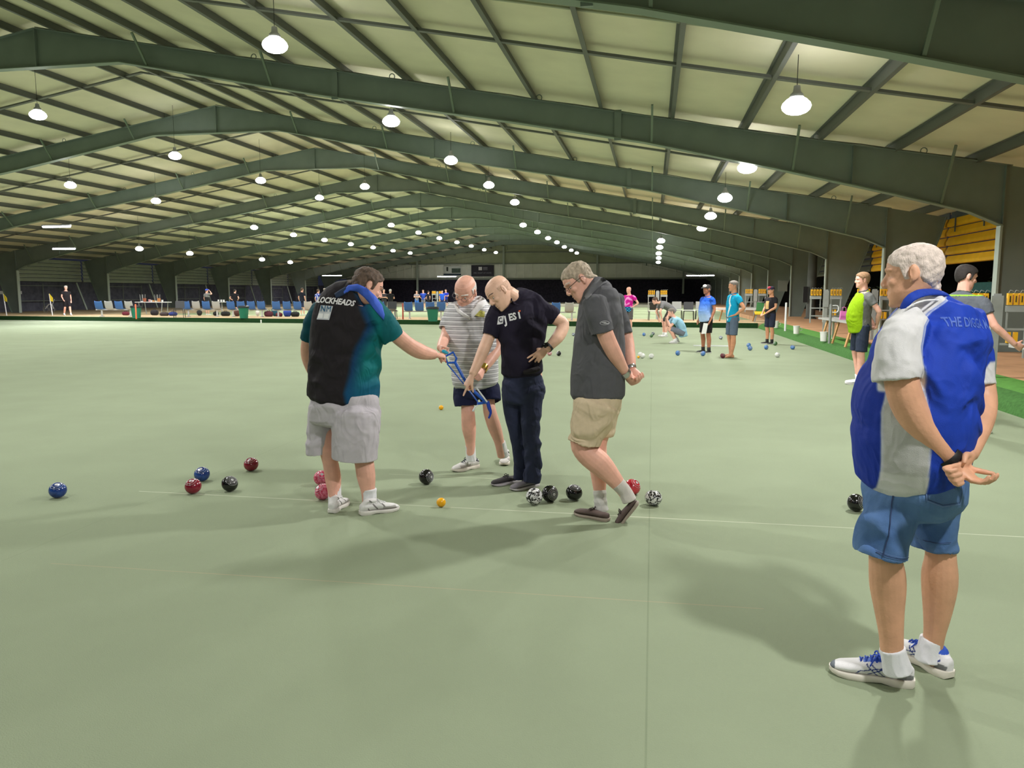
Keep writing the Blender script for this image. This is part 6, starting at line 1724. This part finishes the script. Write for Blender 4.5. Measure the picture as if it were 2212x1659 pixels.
# chairs by the right end of the walkway
def stack_chair(px, py, rz, label, m, white_seat=False):
    q = G(px, py, WALKZ); r = empty('chair', (q[0], q[1], WALKZ), label, 'chair', 'chairs by the walkway', rz)
    cm = mat('chair_dark', (40, 42, 44), rough=.5)
    V().box((0, 0, .45), (.48, .46, .03)).build('seat', mat('chair_pale', (206, 206, 204), rough=.5) if white_seat else m, r)
    v = V(); v.bar((0, .215, .50), (0, .29, .88), .46, .02, up=(0, 1, .2)); v.build('backrest', m, r)
    for sx in (-1, 1):
        V().bar((sx * .22, .21, .46), (sx * .245, .30, 0), .025, .025).build('leg', cm, r); V().bar((sx * .22, -.2, .46), (sx * .24, -.25, 0), .025, .025).build('leg', cm, r)
    return r


dg = mat('chair_dark', (40, 42, 44), rough=.5); gg = mat('chair_grey', (150, 152, 148), rough=.5)
stack_chair(1412, 692, PI + .1, 'dark chair with a pale seat behind the magenta and bending players', dg, True)
stack_chair(1487, 692, .0, 'dark chair with solid back left of the cap wearing player', dg)
stack_chair(1462, 690, .05, 'pale grey chair behind the bending player', gg)
stack_chair(1513, 690, .0, 'pale grey chair mostly hidden behind the cap wearing player', gg)
stack_chair(388, 686, .4, 'dark wire chair at the left end of the second row of seats', dg)
stack_chair(846, 689, .2, 'dark armchair in front of the grey seat right of the teal shirted man', dg)

# long table behind the turquoise player, white measuring bar
def plank_bench(p0, p1, h, w, label, name='plank_bench'):
    p0 = np.array(p0); p1 = np.array(p1); c = (p0 + p1) / 2; L = np.linalg.norm(p1 - p0); r = empty(name, tuple(c), label, 'bench', 'long benches at the bank', math.atan2(p1[1] - p0[1], p1[0] - p0[0]))
    V().box((0, -w / 2 + .03, h - .025), (L, w, .05)).build('top', mat('bench_top', (168, 168, 164), rough=.6), r)
    V().box((0, .045, h - .04), (L, .03, .09)).build('edge', mat('white_paint', (222, 222, 226), rough=.5), r)
    for s in (-1, 1): V().box((s * (L / 2 - .06), .02, h / 2), (.055, .055, h)).build('post', mat('post_white', (206, 206, 200), rough=.5), r)
    for s in (-.32, -.02, .30): V().bar((s * L, -w * .7, h - .05), (s * L + .12, -w * 1.1, 0), .045, .045).build('leg', mat('pine', (196, 150, 96), rough=.7), r)
    return r


z = WALKZ
a = G(1818, 749, z); b = G(1744, 729, z)
plank_bench((5.13, 23.6, z), (5.13, 19.2, z), .62, .42, 'long grey topped bench on white posts left of the lime shirted man')
plank_bench((5.05, 11.2, z), (5.05, 6.6, z), .66, .42, 'white edged bench at the right edge under the scoreboard stand')
q0 = P(1540, 681, 36.5); q1 = P(1660, 681, 36.5)
plank_bench((q1[0], 36.9, z), (q0[0], 36.9, z), .62, .5, 'long pale table behind the turquoise player and the dark cap player')
for px, py, h, lab in ((1696, 715, .98, 'white upright pipe post right of the dark cap player'), (1791, 742, 1.0, 'grey pipe post with a hooked top beside the grey bench')):
    q = G(px, py, z); r = empty('pipe_post', (q[0], q[1], z), lab, 'post', 'pipe posts on the bank')
    if 'hooked' in lab: q = q; h = 1.02
    V().lathe([(.002, 0), (.035, 0), (.035, h), (.002, h + .01)], n=12).build('upright', pipe if 'grey' in lab else mat('white_paint', (222, 222, 226), rough=.5), r, auto=40)
    if 'hooked' in lab:
        v = V(); v.tube([(.03, 0, h - .03), (.16, 0, h - .03), (.19, 0, h - .10), (.16, 0, h - .2), (.03, 0, h - .2)], .014, n=8, sub=3); v.build('hook', wm, r, smooth=True)
for px, py, lab in ((1676, 708, 'white bucket on the turf edge nearest the dark cap player'), (1720, 721, 'white bucket on the turf edge, middle of three'), (1779, 737, 'white bucket on the turf edge next to the hooked post')):
    q = G(px, py, z); r = empty('bucket', (q[0], q[1], z), lab, 'bucket', 'white buckets on the turf edge')
    V().lathe([(.002, 0), (.085, 0), (.10, .24), (.108, .24), (.108, .26), (.095, .26), (.08, .02), (.002, .02)], n=20).build('tub', mat('bucket_white', (226, 226, 222), rough=.4), r, auto=40)
    v = V(); v.tube([(.1, 0, .2), (.16, 0, .19), (.165, 0, .12), (.095, 0, .09)], .01, n=6, sub=2); v.build('handle', mat('bucket_white', (226, 226, 222), rough=.4), r, smooth=True)
q = G(1538, 748); o = V().box((0, 0, .015), (1.05, .06, .03)).build('measuring_bar', wm, loc=(q[0], q[1], 0)); tag(o, 'white bar lying flat on the carpet between the capped and turquoise players', 'bar')
q = P(1523, 712, 20.2); v = V(); v.prism([(-.09, 0), (.03, .01), (.07, .27), (-.04, .28)], 'y', -.012, .012); o = v.build('hand_towel', mat('towel_white', (232, 232, 230), rough=.9), loc=(q[0] - .0, 20.2, .50)); tag(o, 'white cloth hanging from the shorts of the cap wearing player', 'towel')
q = P(1785, 676, 22.5); r = empty('pink_bag', (q[0] + .25, 21.6, z + .62), 'small pink carrier bag standing on the grey topped bench', 'bag')
V().prism([(-.10, 0), (.10, 0), (.09, .22), (-.08, .23)], 'y', -.05, .05).build('body', mat('bag_pink', (222, 116, 184), rough=.6), r)
V().tube([(-.05, 0, .22), (-.04, 0, .32), (.04, 0, .32), (.05, 0, .22)], .008, n=6, sub=2).build('handle', mat('bag_pink', (222, 116, 184), rough=.6), r, smooth=True)
q = P(1655, 676, 30); r = empty('folded_chair', (P(1643, 680, 36.4)[0], 36.4, z), 'yellow and green folding seat in front of the dark cap player', 'chair')
V().bar((0, -.25, .36), (0, .2, .46), .52, .04, up=(0, 0, 1)).build('seat', mat('flag_yellow', (224, 196, 40), rough=.8), r); V().bar((.06, .2, .46), (.12, .34, .85), .5, .04, up=(0, 1, 0)).build('backrest', mat('seat_green', (64, 130, 76), rough=.8), r)
for sx in (-.22, .22):
    for sy in (-.17, .17): V().bar((sx * .8, sy, .36), (sx * 1.2, sy, 0), .03, .03).build('leg', pipe, r)


# scoreboard stands
def score_stand(p, label, s=1.0, full=True, rz=.0):
    r = empty('scoreboard_stand', p, label, 'scoreboard', 'scoreboard stands', rz)
    gm = mat('stand_grey', (156, 160, 158), rough=.6, var=.1, vscale=6); ym = mat('score_yellow', (236, 176, 20), rough=.5); bk = mat('score_digit', (40, 34, 24), rough=.7)
    V().box((0, 0, .62 * s), (.10 * s, .05, 1.24 * s)).build('post', gm, r)
    if full: V().box((0, -.035, .98 * s), (.15 * s, .02, .46 * s)).build('board', gm, r)
    for sx in (-1, 1):
        V().box((sx * .27 * s, 0, 1.02 * s), (.30 * s, .09, .09 * s)).build('shelf', gm, r)
        V().box((sx * .24 * s, 0, .72 * s), (.34 * s, .05, .03 * s)).build('crossbar', gm, r)
        V().box((sx * .24 * s, 0, .50 * s), (.34 * s, .05, .03 * s)).build('crossbar', gm, r)
        V().box((sx * .39 * s, 0, .66 * s), (.035 * s, .04, .72 * s)).build('side_upright', gm, r)
        V().box((sx * .14 * s, 0, .80 * s), (.02 * s, .03, .36 * s)).build('rod', gm, r)
        for k in range(4):
            x = sx * (.15 + .075 * k) * s; c = V().box((x, -.02, 1.16 * s), (.052 * s, .10, .17 * s)).build('number_card', ym, r)
            V().box((x, -.073, 1.16 * s), (.014 * s, .006, .09 * s)).build('numeral', bk, c)
            v = V(); v.tube([(x, .03, 1.25 * s), (x + .02, .03, 1.29 * s), (x + .06 * s, .03, 1.27 * s)], .004 * s, n=6, sub=2); v.build('wire_ring', gm, c, smooth=True)
    for k in range(2):
        x = (.17 + .09 * k) * s; V().box((x, -.02, .60 * s), (.05 * s, .08, .16 * s)).build('number_card', ym, r)
    return r


Q = P(2150, 700, 13.2); S = score_stand((Q[0], 13.2, z), 'scoreboard stand with yellow number cards at the right edge', 1.06, rz=-.15)
sg = V().box((-.13, -.06, .36), (.21, .015, .22)).build('sign', mat('sign_white', (232, 232, 232), rough=.5), S); V().box((-.13, -.07, .285), (.205, .006, .07)).build('sign_band', mat('score_yellow', (236, 176, 20), rough=.5), sg)
vs, fs = text_mesh('BE', .1); V().add([(x - .13, -.072, y + .375) for x, y, _ in vs], fs).build('sign_lettering', mat('sign_blue', (40, 80, 170), rough=.6), sg)
Q = P(1783, 660, 26.5); score_stand((Q[0], 26.5, z), 'scoreboard stand with yellow cards behind the grey topped bench', 1.15, rz=-.1)
Q = P(1888, 660, 23.4); score_stand((Q[0], 23.4, z), 'scoreboard stand with yellow cards behind the lime shirted man', 1.15)
Q = P(1631, 660, 40); score_stand((Q[0], 40.0, z), 'scoreboard stand with yellow cards left of the dark cap player', 1.2)
Q = P(1420, 660, 39.4); score_stand((Q[0], 39.4, z), 'scoreboard stand with yellow cards behind the bending player', 1.15)
Q = P(945, 645, 74); score_stand((Q[0], 74, 0), 'small pale scoreboard stand far away beside the pair in blue', 1.35)
# thick round column, poster, white tall posts
Q = G(1737, 697, z); v = V(); v.lathe([(.002, 0), (.30, 0), (.30, .06), (.23, .08), (.21, 4.0), (.002, 4.0)], n=24); o = v.build('round_column', mat('column_grey', (78, 82, 78), rough=.6, var=.1, vscale=2), loc=(7.95, 41.5, z), auto=40); tag(o, 'thick dark round column against the right wall', 'column')
V().box((0, 0, 0), (.02, .35, .5))
Q = P(1686, 618, 46); o = V().box((0, 0, 0), (.5, .03, .6)).build('poster', mat('poster_grey', (140, 148, 142), rough=.7), loc=(Q[0], FY[4] - .05, Q[2])); tag(o, 'small pale poster on the dark column plate above the dark cap player', 'poster')
Q = P(1738, 650, 40)
o = V().box((0, 0, 0), (.22, .12, .8)).build('switch_box', mat('chair_dark', (40, 42, 44), rough=.5), loc=(7.62, 41.3, 1.45)); tag(o, 'black switch box mounted beside the thick round column', 'box')

# signs on the far gable
def wall_sign(x0, y0, x1, y1, m, label):
    a = P(x0, y0, YEND - .2); b = P(x1, y1, YEND - .2); c = (a + b) / 2
    r = empty('wall_sign', tuple(c), label, 'sign', 'signs on the far gable'); V().box((0, 0, 0), (abs(b[0] - a[0]), .06, abs(a[2] - b[2]))).build('panel', m, r); return r, abs(b[0] - a[0]), abs(a[2] - b[2])


r, w_, h_ = wall_sign(958, 575, 996, 591, mat('sign_pale', (212, 218, 214), rough=.6), 'pale sign with a picture on the far gable, the left one')
V().box((w_ * .22, -.04, -h_ * .1), (w_ * .5, .02, h_ * .6)).build('picture', mat('sign_picture', (74, 92, 84), rough=.7, var=.4, vscale=2), r); V().box((-w_ * .28, -.04, .1 * h_), (w_ * .1, .02, h_ * .55)).build('emblem', mat('sign_dark_mark', (60, 70, 66), rough=.7), r); V().box((0, -.04, -h_ * .62), (w_, .02, h_ * .22)).build('band', mat('sign_blue_dark', (30, 52, 72), rough=.7), r)
r, w_, h_ = wall_sign(1018, 573, 1067, 597, mat('sign_navy', (30, 28, 44), rough=.6), 'dark navy sign with white print on the far gable, the right one')
V().box((-w_ * .1, -.04, h_ * .2), (w_ * .15, .02, h_ * .3)).build('emblem', mat('sign_white', (232, 232, 232), rough=.5), r)
vs, fs = text_mesh('FEEL RIGHT AT HOME', .40 * h_ * .42); V().add([(x, -.05, y - h_ * .2) for x, y, _ in vs], fs).build('lettering', mat('sign_grey_text', (150, 150, 160), rough=.6), r)
for i in range(3): V().box((w_ * .12, -.04, h_ * (.3 - .1 * i)), (w_ * .2, .02, h_ * .04)).build('text_line', mat('sign_grey_text', (150, 150, 160), rough=.6), r)
# shrubs beyond the open side
def shrub(p, h, w, col, label, n=260, seed=1):
    rnd = random.Random(seed); r = empty('shrub', p, label, 'shrub', 'shrubs outside the right side'); v = V()
    for i in range(n):
        a = rnd.uniform(0, 2 * PI); q = rnd.random() ** .5; z_ = rnd.uniform(.12, 1); rr = w * q * (1.15 - .6 * abs(z_ - .55)); c = Vector((rr * math.cos(a), rr * math.sin(a), z_ * h))
        d = Vector((math.cos(a), math.sin(a), rnd.uniform(-.2, .8))).normalized(); s = d.cross(Vector((0, 0, 1))).normalized(); L = rnd.uniform(.14, .26); b = L * .22
        m_ = c + d * L * .5 + Vector((0, 0, .03)); v.add([c, m_ + s * b, c + d * L - Vector((0, 0, .03)), m_ - s * b], [(0, 1, 2, 3)])
    v.build('foliage', mat('leaf_' + '_'.join(map(str, col)), col, rough=.6, var=.3, vscale=3), r)
    s = V()
    for k in range(5):
        a = k * 1.26; s.tube([(0, 0, 0), (.2 * w * math.cos(a), .2 * w * math.sin(a), h * .5), (.5 * w * math.cos(a), .5 * w * math.sin(a), h * .85)], [.03, .022, .01], n=6)
    s.build('stems', mat('stem_brown', (74, 62, 44), rough=.8), r, smooth=True); return r


shrub((10.3, 47, z), 1.7, .7, (96, 98, 48), 'yellowish shrub against the dark wall right of the dark cap player', seed=3)
shrub((10.6, 38.5, z), 1.6, .7, (40, 62, 32), 'dark green shrub behind the scoreboard by the grey bench', seed=4)
shrub((11.0, 25.5, z), 1.9, 1.0, (34, 62, 26), 'dark green shrub left of the lime shirted man', seed=5, n=400)
shrub((11.2, 19.5, z), 1.7, .9, (30, 52, 28), 'dark green shrub behind the man in grey at the right', seed=6, n=300)
# ------------------------------------------------------------------ light
w = bpy.data.worlds.new('night'); SC.world = w; w.use_nodes = True
bg = w.node_tree.nodes['Background']; bg.inputs[0].default_value = (.010, .012, .02, 1); bg.inputs[1].default_value = 1.0
vs_ = SC.view_settings; vs_.view_transform = 'Standard'; vs_.look = 'None'; vs_.gamma = 1.0; vs_.use_curve_mapping = False; vs_.exposure = 0.36
